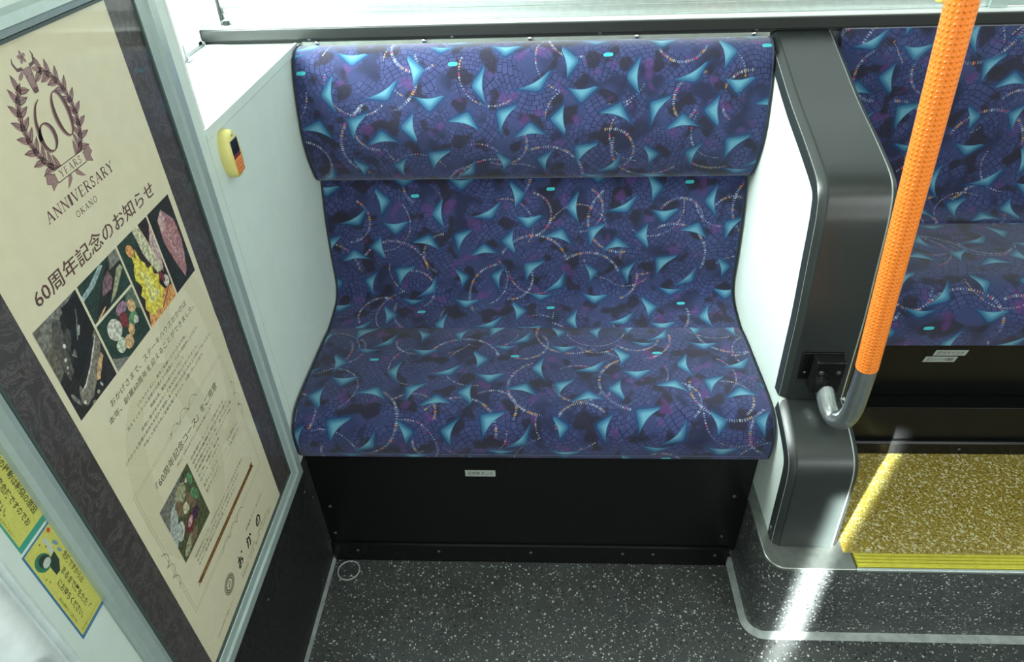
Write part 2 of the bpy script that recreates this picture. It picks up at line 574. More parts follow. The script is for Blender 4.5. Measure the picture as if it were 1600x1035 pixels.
# ------------------------------------------------------------------ mesh helpers
class MB:
    def __init__(s):
        s.v, s.f, s.mi, s.uv = [], [], [], []

    def poly(s, pts, mi=0, uv=None):
        i = len(s.v)
        s.v += [tuple(p) for p in pts]
        s.f.append(list(range(i, i + len(pts))))
        s.mi.append(mi)
        s.uv.append(uv)

    def box(s, a, b, mi=0):
        (x0, y0, z0), (x1, y1, z1) = a, b
        i = len(s.v)
        s.v += [(x0, y0, z0), (x1, y0, z0), (x1, y1, z0), (x0, y1, z0), (x0, y0, z1), (x1, y0, z1), (x1, y1, z1), (x0, y1, z1)]
        for f in ((0, 3, 2, 1), (4, 5, 6, 7), (0, 1, 5, 4), (1, 2, 6, 5), (2, 3, 7, 6), (3, 0, 4, 7)):
            s.f.append([i + k for k in f])
            s.mi.append(mi)
            s.uv.append(None)

    def prism_x(s, prof, x0, x1, mi=0):
        """closed (y,z) outline extruded along x"""
        n = len(prof)
        i = len(s.v)
        s.v += [(x0, y, z) for y, z in prof] + [(x1, y, z) for y, z in prof]
        for k in range(n):
            s.f.append([i + k, i + (k + 1) % n, i + n + (k + 1) % n, i + n + k]); s.mi.append(mi); s.uv.append(None)
        s.f.append([i + k for k in range(n)][::-1]); s.mi.append(mi); s.uv.append(None)
        s.f.append([i + n + k for k in range(n)]); s.mi.append(mi); s.uv.append(None)

    def prism_z(s, prof, z0, z1, mi=0):
        n = len(prof)
        i = len(s.v)
        s.v += [(x, y, z0) for x, y in prof] + [(x, y, z1) for x, y in prof]
        for k in range(n):
            s.f.append([i + k, i + (k + 1) % n, i + n + (k + 1) % n, i + n + k]); s.mi.append(mi); s.uv.append(None)
        s.f.append([i + k for k in range(n)][::-1]); s.mi.append(mi); s.uv.append(None)
        s.f.append([i + n + k for k in range(n)]); s.mi.append(mi); s.uv.append(None)

    def tube(s, path, r, n=20, mi=0, cap=True):
        P = [Vector(p) for p in path]
        rings = []
        t0 = (P[1] - P[0]).normalized()
        ref = Vector((0, 0, 1)) if abs(t0.z) < .9 else Vector((0, 1, 0))
        u = t0.cross(ref).normalized()
        L = 0
        for k, p in enumerate(P):
            if k:
                L += (P[k] - P[k - 1]).length
            t = (P[min(k + 1, len(P) - 1)] - P[max(k - 1, 0)]).normalized()
            u = (u - t * u.dot(t)).normalized()
            w = t.cross(u)
            i = len(s.v)
            rr = r[k] if isinstance(r, (list, tuple)) else r
            s.v += [tuple(p + (u * cos(2 * pi * j / n) + w * sin(2 * pi * j / n)) * rr) for j in range(n)]
            rings.append((i, L))
        for (a, la), (b, lb) in zip(rings, rings[1:]):
            for j in range(n):
                j2 = (j + 1) % n
                s.f.append([a + j, a + j2, b + j2, b + j]); s.mi.append(mi)
                s.uv.append([(j / n, la), ((j + 1) / n, la), ((j + 1) / n, lb), (j / n, lb)])
        if cap:
            s.f.append([rings[0][0] + j for j in range(n)][::-1]); s.mi.append(mi); s.uv.append(None)
            s.f.append([rings[-1][0] + j for j in range(n)]); s.mi.append(mi); s.uv.append(None)

    def dome(s, c, r, axis='y', h=0.5, n=12, mi=0):
        """low button head looking along -axis (or +x / +z)"""
        c = Vector(c)
        A = {'-y': (Vector((1, 0, 0)), Vector((0, 0, 1)), Vector((0, -1, 0))),
             '+x': (Vector((0, 1, 0)), Vector((0, 0, 1)), Vector((1, 0, 0))),
             '-x': (Vector((0, -1, 0)), Vector((0, 0, 1)), Vector((-1, 0, 0))),
             '+z': (Vector((1, 0, 0)), Vector((0, 1, 0)), Vector((0, 0, 1)))}[axis]
        rings = []
        for k in range(4):
            a = k / 4 * pi / 2
            i = len(s.v)
            s.v += [tuple(c + (A[0] * cos(2 * pi * j / n) + A[1] * sin(2 * pi * j / n)) * r * cos(a) + A[2] * r * h * sin(a)) for j in range(n)]
            rings.append(i)
        for a, b in zip(rings, rings[1:]):
            for j in range(n):
                s.f.append([a + j, a + (j + 1) % n, b + (j + 1) % n, b + j]); s.mi.append(mi); s.uv.append(None)
        s.f.append([rings[-1] + j for j in range(n)]); s.mi.append(mi); s.uv.append(None)

    def build(s, name, mats, parent=None, bevel=0.0, smooth=False, segs=2, recalc=True, angle=40, origin=None):
        me = bpy.data.meshes.new(name)
        off = Vector(origin) if origin else Vector((0, 0, 0))
        me.from_pydata([tuple(Vector(v) - off) for v in s.v], [], s.f)
        if not isinstance(mats, (list, tuple)):
            mats = [mats]
        for m in mats:
            me.materials.append(m)
        for p, mi in zip(me.polygons, s.mi):
            p.material_index = mi
        if any(u is not None for u in s.uv):
            L = me.uv_layers.new(name='UVMap')
            for p, u in zip(me.polygons, s.uv):
                for k, li in enumerate(p.loop_indices):
                    L.data[li].uv = u[k] if u else (0.1, 0.1)
        if recalc:
            bm = bmesh.new()
            bm.from_mesh(me)
            bmesh.ops.recalc_face_normals(bm, faces=bm.faces[:])
            bm.to_mesh(me)
            bm.free()
        o = bpy.data.objects.new(name, me)
        COL.objects.link(o)
        if origin:
            o.location = off
        if parent:
            o.parent = parent
        if bevel:
            b = o.modifiers.new('bevel', 'BEVEL')
            b.width = bevel
            b.segments = segs
            b.limit_method = 'ANGLE'
            b.angle_limit = radians(30)
        if smooth or bevel:
            me.shade_smooth()
            try:
                me.set_sharp_from_angle(angle=radians(angle))
            except Exception:
                pass
        return o


def tag(o, label=None, cat=None, group=None, kind=None):
    if label: o['label'] = label
    if cat: o['category'] = cat
    if group: o['group'] = group
    if kind: o['kind'] = kind
    return o


def thing(name, label, cat, loc, group=None):
    o = bpy.data.objects.new(name, None)
    o.empty_display_size = 0.02
    COL.objects.link(o)
    o.location = loc
    bpy.context.view_layer.update()
    return tag(o, label, cat, group)


def adopt(root, *objs):
    """parent while keeping the place in the world (only translations are used)"""
    for o in objs:
        o.parent = root
        o.matrix_parent_inverse = Matrix.Translation(-root.location) if root.parent is None and root.type == 'EMPTY' else Matrix.Identity(4)
    return objs[0] if objs else None


def struct(o):
    o['kind'] = 'structure'
    return o


def spline(pts, n=6, closed=False):
    """Catmull-Rom through the points"""
    out = []
    N = len(pts)
    rng = range(N if closed else N - 1)
    for i in rng:
        g = lambda k: Vector(pts[k % N] if closed else pts[min(max(k, 0), N - 1)])
        p0, p1, p2, p3 = g(i - 1), g(i), g(i + 1), g(i + 2)
        for k in range(n):
            t = k / n
            out.append(0.5 * ((2 * p1) + (-p0 + p2) * t + (2 * p0 - 5 * p1 + 4 * p2 - p3) * t * t + (-p0 + 3 * p1 - 3 * p2 + p3) * t ** 3))
    if not closed:
        out.append(Vector(pts[-1]))
    return out


# ------------------------------------------------------------------ structure
XL = -0.457     # face of the side panel beside the seat
b = MB(); b.box((-1.9, -1.4, -0.06), (2.9, 1.45, 0.0)); struct(b.build('floor', M['vinyl']))
b = MB(); b.box((-1.9, -1.4, 2.12), (2.9, 1.45, 2.18)); struct(b.build('ceiling', M['ceil']))
# outer side wall under and over the windows
b = MB(); b.box((-0.75, 1.362, -0.06), (2.9, 1.45, 0.93)); b.box((-0.75, 1.362, 1.75), (2.9, 1.45, 2.12)); struct(b.build('wall_back', M['white']))
# far side wall behind the viewer, open above the sill and at the doorway
b = MB()
b.box((-0.05, -1.45, 0), (2.9, -1.40, 0.95)); b.box((-1.9, -1.45, 0), (-0.95, -1.40, 0.95)); b.box((-1.9, -1.45, 1.8), (2.9, -1.40, 2.12))
b.box((0.9, -1.45, .95), (1.0, -1.40, 1.8))
struct(b.build('wall_front', M['white']))
b = MB(); b.box((2.9, -1.45, 0), (2.95, 1.45, 2.12)); struct(b.build('wall_right', M['white']))
b = MB(); b.box((-1.95, -1.45, 0), (-1.9, 0.25, 2.12)); struct(b.build('wall_left', M['white']))

# side panel (houses the notice board) and its lower continuation beside the seat
b = MB()
b.box((-0.62, 0.383, 0.305), (XL, 0.884, 2.12))
struct(b.build('wall_side_panel', M['white'], bevel=0.0015))
b = MB()
b.box((-0.47, 0.8845, 0.305), (XL, 1.335, 0.930))
struct(b.build('wall_seat_side', M['white']))
# white slab ledge at window-sill height with a narrow edge trim
b = MB(); b.box((-0.632, 0.886, 0.915), (XL - 0.003, 1.314, 0.935)); led = struct(b.build('trim_ledge', M['ledge'], bevel=0.001))
b = MB(); b.box((XL - 0.003, 0.886, 0.922), (XL + 0.002, 1.314, 0.937)); struct(b.build('trim_ledge_edge', M['white'], bevel=0.0008))
b = MB(); b.box((XL - 0.006, 0.8835, 0.938), (XL + 0.0015, 0.8885, 2.1)); struct(b.build('trim_panel_edge', M['ledge'], bevel=0.001))
# black ribbed lower wall
b = MB(); b.box((-0.62, 0.30, 0.0), (XL + 0.004, 0.895, 0.302)); low = struct(b.build('wall_lower_panel', M['ribbed'], bevel=0.0015))
b = MB(); b.box((-0.62, -0.1, 0.0), (-0.56, 0.30, 2.1)); struct(b.build('wall_door_side', M['darkgap']))
b = MB(); b.box((XL + 0.004, 0.30, 0.0), (XL + 0.010, 0.885, 0.006)); struct(b.build('baseboard_left', M['strip']))

# window in the outer wall: rail, sash, panes
wn = struct(thing('window_1', None, None, (0.8, 1.34, 0.95)))
b = MB(); b.box((-0.632, 1.315, 0.942), (2.85, 1.362, 0.961))
adopt(wn, b.build('window_rail', M['rail'], bevel=0.0015))
b = MB(); b.box((-0.632, 1.326, 0.9335), (2.85, 1.34, 0.942)); adopt(wn, b.build('rail_lip', M['rail']))
b = MB(); b.box((-0.632, 1.322, 0.961), (2.85, 1.345, 0.9635)); adopt(wn, b.build('window_sill', M['ledge']))
b = MB()
b.box((-0.60, 1.345, 0.9635), (0.775, 1.358, 0.983)); b.box((-0.60, 1.3465, 0.965), (0.775, 1.36, 0.9665)); b.box((-0.60, 1.343, 0.9655), (0.775, 1.35, 0.9675)); b.box((-0.60, 1.343, 0.9815), (0.775, 1.352, 0.9835))
b.box((-0.60, 1.347, 0.9835), (0.775, 1.36, 0.991)); b.box((-0.625, 1.338, 0.9635), (-0.598, 1.36, 1.70))
adopt(wn, b.build('sash_frame', M['alu'], bevel=0.0006))
b = MB(); b.box((0.775, 1.338, 0.9635), (0.806, 1.36, 1.72)); b.box((0.806, 1.352, 0.9635), (2.85, 1.36, 0.972)); adopt(wn, b.build('mullion', M['frame'], bevel=0.001))
b = MB(); b.box((-0.60, 1.354, 0.991), (0.775, 1.356, 1.75)); adopt(wn, b.build('window_pane', M['window']))
b = MB(); b.box((0.806, 1.354, 0.972), (2.85, 1.356, 1.75)); adopt(wn, b.build('window_pane', M['window']))
b = MB()
b.box((-0.5985, 1.338, 1.06), (-0.5955, 1.343, 1.75)); b.box((-0.5965, 1.338, 0.972), (-0.5935, 1.343, 1.055)); b.box((-0.5935, 1.337, 0.962), (-0.585, 1.343, 0.970))
adopt(wn, b.build('sash_gasket', M['darkgap']))

# side glazing beyond the ledge
w2 = struct(thing('window_2', None, None, (-0.64, 1.1, 0.935)))
b = MB(); b.box((-0.655, 0.90, 0.93), (-0.632, 1.20, 0.965)); b.box((-0.655, 1.30, 0.93), (-0.632, 1.345, 1.75)); b.box((-0.655, 0.885, 0.93), (-0.632, 0.93, 1.75))
b.box((-0.66, 1.19, 0.93), (-0.620, 1.215, 1.75)); b.box((-0.655, 1.2, 0.93), (-0.632, 1.315, 0.945)); b.box((-0.655, 0.885, 1.72), (-0.632, 1.345, 2.12))
adopt(w2, b.build('window_frame', M['ledge'], bevel=0.001))
b = MB(); b.box((-0.646, 0.92, 0.95), (-0.644, 1.32, 1.75)); adopt(w2, b.build('window_pane', M['window']))
b = MB(); b.box((-0.632, 1.222, 0.9352), (-0.628, 1.314, 0.9385)); adopt(w2, b.build('seal', M['bumper']))
b = MB(); b.box((-0.619, 1.212, 0.9355), (-0.617, 1.216, 0.962)); b.box((-0.622, 1.205, 0.9352), (-0.612, 1.222, 0.9375)); adopt(w2, b.build('latch', M['bumper']))
b = MB(); b.box((-0.634, 1.150, 0.9352), (-0.620, 1.172, 0.944)); adopt(w2, b.build('hinge_block', M['bumper']))


# ------------------------------------------------------------------ raised floor with rounded corner
def rounded_outline(x0, y0, x1, y1, r, n=8):
    pts = [(x1, y0), (x1, y1), (x0, y1)]
    for k in range(n + 1):
        a = pi + (pi / 2) * k / n
        pts.append((x0 + r + r * cos(a), y0 + r + r * sin(a)))
    return pts


XS = 0.386   # side of the step
b = MB(); b.prism_z(rounded_outline(XS, 0.722, 2.85, 1.36, 0.030), 0.0, 0.2045); struct(b.build('floor_step', M['vinyl'], smooth=True))
b = MB()
rr = [(x, y) for x, y in rounded_outline(XS - 0.004, 0.718, 0.532, 1.33, 0.034)]
b.prism_z(rr, 0.2045, 0.2115)
struct(b.build('trim_step_edge', M['edge'], bevel=0.0018))
b = MB(); b.box((0.532, 0.718, 0.2045), (2.85, 0.7235, 0.2105)); struct(b.build('trim_step_front', M['alu'], bevel=0.0012))
b = MB(); b.box((0.520, 0.752, 0.2046), (2.85, 1.35, 0.2118)); struct(b.build('floor_raised', M['yfloor']))
b = MB()
prof = [(0.7522, 0.2046), (0.7522, 0.2112)]
for k in range(4):
    y = 0.7508 - k * 0.0066
    prof += [(y, 0.2123), (y - 0.0038, 0.2123), (y - 0.0046, 0.2098), (y - 0.0058, 0.2098)]
prof += [(0.7240, 0.2046)]
b.prism_x(prof, 0.536, 2.85)
struct(b.build('trim_yellow_nosing', M['yrib']))
# caulk strip around the foot of the step
b = MB()
outer = rounded_outline(XS - 0.013, 0.707, 2.85, 0.885, 0.042)[2:]
inner = rounded_outline(XS, 0.722, 2.85, 0.885, 0.030)[2:]
outer.append((2.85, 0.707)); inner.append((2.85, 0.722))
for k in range(len(outer) - 1):
    o0, o1, i0, i1 = outer[k], outer[k + 1], inner[k], inner[k + 1]
    b.poly([(*o0, 0.0008), (*o1, 0.0008), (*i1, 0.0045), (*i0, 0.0045)])
struct(b.build('trim_floor_strip', M['strip'], smooth=True))

# ------------------------------------------------------------------ seats
def offset_loop(P, d):
    n = len(P)
    out = []
    area2 = sum(P[i].x * P[(i + 1) % n].y - P[(i + 1) % n].x * P[i].y for i in range(n))
    sg = 1 if area2 > 0 else -1
    for i in range(n):
        t = (P[(i + 1) % n] - P[i - 1])
        t = t.normalized() if t.length > 1e-9 else Vector((1, 0))
        nrm = Vector((t.y, -t.x)) * sg
        out.append(P[i] - nrm * d)
    return out


def loft(front, back, x0, x1, s_at, name, parent, r=0.010, uoff=0.0, bulge=0.0):
    """front: visible (y,z) curve from top down, back: hidden closing points; s_at=(index, value) anchors the cloth coordinate"""
    F = spline([Vector(p) for p in front], 6)
    B = [Vector(p) for p in back]
    P = F + B
    s = [0.0]
    for k in range(1, len(P)):
        s.append(s[-1] - (P[k] - P[k - 1]).length)
    kk = min(range(len(F)), key=lambda k: abs(F[k].y - s_at[0]) + (0 if s_at[0] > -1 else 0))
    sh = s_at[1] - s[kk]
    s = [a + sh for a in s]
    xs = [(x0, r), (x0 + r * .08, r * .6), (x0 + r * .3, r * .28), (x0 + r * .6, r * .08), (x0 + r, 0)]
    mid = [(x0 + r + (x1 - x0 - 2 * r) * k / 16, 0) for k in range(1, 16)]
    xs = xs + mid + [(x0 + x1 - a, d) for a, d in xs[::-1]]
    b = MB()
    n = len(P)
    for x, d in xs:
        Q = offset_loop(P, d) if d else P
        b.v += [(x, q.x, q.y) for q in Q]
    for j in range(len(xs) - 1):
        for k in range(n):
            k2 = (k + 1) % n
            b.f.append([j * n + k, j * n + k2, (j + 1) * n + k2, (j + 1) * n + k])
            b.mi.append(0)
            ua, ub = xs[j][0] + uoff, xs[j + 1][0] + uoff
            sa, sb = s[k], (s[k2] if k2 else s[k] - 0.02)
            b.uv.append([(ua, sa), (ua, sb), (ub, sb), (ub, sa)])
    b.f.append([k for k in range(n)]); b.mi.append(1); b.uv.append(None)
    b.f.append([(len(xs) - 1) * n + k for k in range(n)]); b.mi.append(1); b.uv.append(None)
    o = b.build(name, [M['fabric'], M['piping']], smooth=True, angle=50)
    adopt(parent, o)
    # piping along both side edges
    for x in (x0 + r * .25, x1 - r * .25):
        t = MB(); t.tube([(x, q.x, q.y) for q in offset_loop(P, r * 0.22)[:len(F)]], 0.0017, 6)
        p = t.build('piping', M['piping'], smooth=True)
        p.parent = o
    return o


def screws(parent, pts, axis, r, name='screw', m=None):
    first = None
    for p in pts:
        if first is None:
            b = MB(); b.dome((0, 0, 0), r, axis, 0.6)
            o = b.build(name, m or M['chrome'], smooth=True)
            first = o
        else:
            o = first.copy()
            COL.objects.link(o)
        o.location = p
        if parent is not None:
            o.parent = parent
            o.location = Vector(p) - (parent.location if parent.type == 'EMPTY' else Vector((0, 0, 0)))


def text_mesh(body, w, h, bold=0.008):
    """returns verts/faces of a filled text scaled to w x h, origin at its lower left corner"""
    cu = bpy.data.curves.new('lettering', 'FONT')
    cu.body = body
    cu.resolution_u = 2
    cu.offset = bold
    o = bpy.data.objects.new('lettering', cu)
    COL.objects.link(o)
    dg = bpy.context.evaluated_depsgraph_get()
    me = bpy.data.meshes.new_from_object(o.evaluated_get(dg))
    vs = [v.co.copy() for v in me.vertices]
    fs = [list(p.vertices) for p in me.polygons]
    bpy.data.objects.remove(o)
    bpy.data.curves.remove(cu)
    bpy.data.meshes.remove(me)
    if not vs:
        return [], []
    x0 = min(v.x for v in vs); x1 = max(v.x for v in vs)
    y0 = min(v.y for v in vs); y1 = max(v.y for v in vs)
    kx = w / max(1e-6, x1 - x0)
    ky = h / max(1e-6, y1 - y0)
    return [((v.x - x0) * kx, (v.y - y0) * ky) for v in vs], fs


seat = thing('double_seat', 'blue patterned two-person bench seat between the white side panels', 'seat', (-0.033, 0.87, 0.0))
# lower back cushion
loft([(1.300, .705), (1.284, .676), (1.262, .60), (1.250, .52), (1.246, .465), (1.237, .440), (1.215, .424), (1.17, .414), (1.128, .409)],
     [(1.128, .38), (1.335, .38), (1.335, .70)], -0.4535, 0.3940, (0.52, 0.52), 'backrest', seat, r=0.004, uoff=0.10)
# head bolster
loft([(1.318, .929), (1.300, .9335), (1.276, .928), (1.258, .906), (1.245, .872), (1.237, .838), (1.230, .79), (1.236, .745), (1.250, .708), (1.258, .694), (1.268, .686), (1.284, .684)],
     [(1.32, .684)], -0.4535, 0.3970, (0.79, 0.79), 'head_bolster', seat, r=0.007)
# seat cushion
loft([(1.200, .404), (1.140, .411), (1.10, .4155), (1.02, .418), (.94, .420), (.895, .416), (.870, .402), (.857, .380), (.856, .35), (.860, .329)],
     [(0.88, .327), (1.200, .327)], -0.4530, 0.3965, (0.418, 0.11), 'seat_cushion', seat, r=0.008, uoff=0.17)
b = MB(); b.tube([(-0.44, .8555, .342), (-0.03, .8550, .342), (0.38, .8555, .342)], 0.0009, 6); o = b.build('seam', mat('seam_thread', (0.06, 0.075, 0.15), 0.7), smooth=True); adopt(seat, o)
b = MB(); b.box((-0.449, 0.872, 0.045), (0.384, 0.892, 0.3265))
fp = b.build('front_panel', M['black'], bevel=0.001); adopt(seat, fp)
b = MB(); b.prism_x([(0.866, 0.0005), (0.866, 0.055), (0.869, 0.0575), (0.8719, 0.0575), (0.8719, 0.0005)], -0.449, 0.372)
kp = b.build('kick_trim', M['black'], bevel=0.0008); adopt(seat, kp)
screws(kp, [(x, 0.866, 0.035) for x in (-0.395, -0.224, -0.032, 0.157, 0.219, 0.345)], '-y', 0.0042, m=M['dullscrew'])
screws(fp, [(-0.430, 0.872, 0.170), (-0.435, 0.872, 0.085), (0.357, 0.872, 0.213), (0.352, 0.872, 0.09)], '-y', 0.0042, m=M['dullscrew'])
b = MB(); b.box((-0.449, 1.3215, 0.925), (0.40, 1.326, 0.9355)); bs = b.build('back_strip', M['plate']); adopt(seat, bs)
screws(bs, [(-0.420, 1.3215, 0.9335), (-0.222, 1.3215, 0.9335), (-0.028, 1.3215, 0.9335), (0.164, 1.3215, 0.9335), (0.372, 1.3215, 0.9335)], '-y', 0.0045)
screws(wn, [(-0.435, 1.326, 0.940), (-0.170, 1.326, 0.940), (0.098, 1.326, 0.940), (0.376, 1.326, 0.940)], '-y', 0.0040, name='rail_screw')


def label_plate(body, label, loc, w, h, slope=0.0, tw=0.84, th=0.62, cat='label', group=None):
    """small engraved plate facing the aisle; slope = dy per dz of the surface behind it"""
    root = MB()
    root.box((0, -0.0008, 0), (w, 0.0, h))
    for k in range(len(root.v)):
        x, y, z = root.v[k]
        root.v[k] = (x, y - slope * z, z)
    o = root.build('label_plate', M['plate'])
    o.location = loc
    tag(o, label, cat, group)
    vs, fs = text_mesh(body, w * tw, h * th)
    t = MB()
    t.v = [(x + w * (1 - tw) / 2, -0.0010 - slope * (z + h * (1 - th) / 2), z + h * (1 - th) / 2) for x, z in vs]
    t.f = fs; t.mi = [0] * len(fs); t.uv = [None] * len(fs)
    q = t.build('lettering', M['ink'], recalc=False)
    q.parent = o
    return o


label_plate('元空気タンク', 'small grey label plate with black characters on the panel under the two-person seat', (-0.152, 0.872, 0.2645), 0.057, 0.0165)

# second seat on the raised floor
seat2 = thing('double_seat', 'blue patterned bench seat on the raised yellow floor behind the orange pole', 'seat', (0.95, 0.96, 0.212))
loft([(1.312, .940), (1.306, .90), (1.296, .82), (1.286, .74), (1.279, .68), (1.270, .645), (1.250, .622), (1.215, .612)],
     [(1.215, .57), (1.335, .57), (1.335, .94)], 0.524, 1.372, (0.82, 0.80), 'backrest', seat2, r=0.006, uoff=-0.045)
loft([(1.27, .600), (1.20, .607), (1.12, .613), (1.04, .618), (.995, .615), (.966, .600), (.952, .575), (.950, .545), (.955, .513)],
     [(0.97, .511), (1.27, .511)], 0.524, 1.372, (0.6155, 0.335), 'seat_cushion', seat2, r=0.010, uoff=0.02)
b = MB()
b.prism_x([(0.962, 0.5105), (1.006, 0.352), (1.03, 0.352), (1.03, 0.5105)], 0.5125, 1.372)
adopt(seat2, b.build('front_panel', M['black'], bevel=0.0012))
b = MB()
b.prism_x([(0.972, 0.3505), (0.990, 0.250), (1.03, 0.250), (1.03, 0.3505)], 0.5125, 1.372)
adopt(seat2, b.build('lower_panel', M['black'], bevel=0.0012))
b = MB()
b.prism_x([(0.980, 0.245), (0.985, 0.2125), (1.03, 0.2125), (1.03, 0.2495), (0.984, 0.2495)], 0.5125, 1.372)
kk = b.build('kick_trim', M['black'], bevel=0.0008); adopt(seat2, kk)
screws(kk, [(0.815, 0.9815, 0.230), (1.1, 0.9815, 0.230)], '-y', 0.0036, m=M['dullscrew'])
sl = (1.006 - 0.962) / (0.5105 - 0.352)
def on_panel(z): return 0.9615 + (0.5105 - z) * sl
label_plate('圧力スイッチ', 'upper one of two small label plates under the seat on the raised floor', (0.678, on_panel(0.479), 0.479), 0.055, 0.0155, sl)
label_plate('圧力スイッチ扉切', 'lower one of two small label plates under the seat on the raised floor', (0.668, on_panel(0.4615), 0.4605), 0.055, 0.0155, sl)

# ------------------------------------------------------------------ partition between the seats
PX0, PX1 = 0.4005, 0.5115
up_pts = [(1.322, .938), (1.24, .9105), (1.142, .8775), (1.06, .855), (1.015, .842), (.978, .8305), (.955, .820), (.940, .804), (.931, .780), (.925, .755), (.914, .68), (.903, .606), (.897, .53), (.891, .448)]
lo_pts = [(.892, .4465), (.870, .4405), (.840, .429), (.812, .416), (.793, .402), (.783, .386), (.778, .368), (.775, .345), (.771, .30), (.767, .25), (.763, .212)]


def cap_profile(pts, name, parent):
    P = spline([Vector(p) for p in pts], 5)
    b = MB()
    N = []
    for k in range(len(P)):
        t = (P[min(k + 1, len(P) - 1)] - P[max(k - 1, 0)]).normalized()
        N.append(Vector((t.y, -t.x)))       # outwards (towards the aisle / up)
        if N[-1].x > 0 and N[-1].y < 0:
            N[-1] = -N[-1]
    sec = [(PX0 - 0.001, -0.030), (PX0 - 0.001, -0.0095), (PX0 + 0.0015, -0.0065), (PX0 + 0.0095, -0.0012), (PX0 + 0.0120, 0.0), (PX1 - 0.0100, 0.0), (PX1 - 0.0070, -0.0015), (PX1 + 0.0005, -0.006), (PX1 + 0.001, -0.0085), (PX1 + 0.001, -0.030)]
    n = len(sec)
    for p, nn in zip(P, N):
        b.v += [(x, p.x + nn.x * d, p.y + nn.y * d) for x, d in sec]
    for k in range(len(P) - 1):
        for j in range(n - 1):
            b.f.append([k * n + j, k * n + j + 1, (k + 1) * n + j + 1, (k + 1) * n + j])
            b.mi.append({3: 2, 5: 1}.get(j, 0))
            b.uv.append(None)
    b.f.append([j for j in range(n)]); b.mi.append(0); b.uv.append(None)
    b.f.append([(len(P) - 1) * n + j for j in range(n)]); b.mi.append(0); b.uv.append(None)
    o = b.build(name, [M['cap'], M['capedge'], M['capedge2']], smooth=True, angle=25)
    adopt(parent, o)
    return o


part = thing('seat_partition', 'low white partition with curved black edge cover between the two bench seats', 'partition', (0.4575, 1.05, 0.2115))
Pu = spline([Vector(p) for p in up_pts], 5); Pl = spline([Vector(p) for p in lo_pts], 5)


def inset(P, d):
    out = []
    for k in range(len(P)):
        t = (P[min(k + 1, len(P) - 1)] - P[max(k - 1, 0)]).normalized()
        nn = Vector((t.y, -t.x))
        if nn.x > 0 and nn.y < 0: nn = -nn
        out.append(P[k] - nn * d)
    return out


pts = inset(Pu, 0.008) + inset(Pl, 0.008)[2:]
loop = [(p.x, p.y) for p in pts] + [(1.30, 0.2125)]
b = MB(); b.prism_x(loop, PX0, PX1)
bd = b.build('panel_board', M['white']); adopt(part, bd)
cap_profile(up_pts, 'upper_cover', part)
cap_profile(lo_pts, 'lower_cover', part)
screws(bd, [(PX0, 0.788, 0.232)], '-x', 0.0045)

# ------------------------------------------------------------------ orange grab pole
pole = thing('grab_pole', 'orange dimpled grab pole with bent steel foot bracketed to the black partition cover', 'pole', (0.4575, 0.89, 0.49))
FOOT = (0.4725, 0.800, 0.596)
TOPP = (0.4130, 0.762, 1.103)
dr = (Vector(TOPP) - Vector(FOOT))
HI = Vector(FOOT) + dr * ((2.10 - FOOT[2]) / dr.z)
b = MB(); b.tube([Vector(FOOT) + dr * k / 20 * ((2.10 - FOOT[2]) / dr.z) for k in range(21)], 0.0158, 36)
adopt(pole, b.build('grip', M['grip'], smooth=True))
down = -dr.normalized()
pth = spline([Vector((0.4625, 0.893, 0.492)), Vector((0.4640, 0.877, 0.478)), Vector((0.4680, 0.856, 0.459)), Vector((0.4735, 0.838, 0.4535)), Vector((0.4785, 0.820, 0.468)), Vector((0.4795, 0.809, 0.500)), Vector((0.4770, 0.8045, 0.545)), Vector(FOOT) + down * 0.010, Vector(FOOT) - down * 0.02], 6)
b = MB(); b.tube(pth, 0.0150, 28); adopt(pole, b.build('bent_foot', M['steel'], smooth=True))
# bracket
b = MB(); b.box((0.437, 0.872, 0.478), (0.483, 0.897, 0.543))
br = b.build('bracket', M['black'], bevel=0.0022); adopt(pole, br)
screws(br, [(0.4465, 0.8720, 0.522), (0.4735, 0.8720, 0.522)], '-y', 0.0045, m=M['dullscrew'])
b = MB(); b.box((0.420, 0.894, 0.455), (0.486, 0.904, 0.545)); bp_ = b.build('bracket_base', M['black'], bevel=0.001); adopt(pole, bp_)
screws(bp_, [(0.430, 0.893, 0.505)], '-y', 0.003, m=M['dullscrew'])


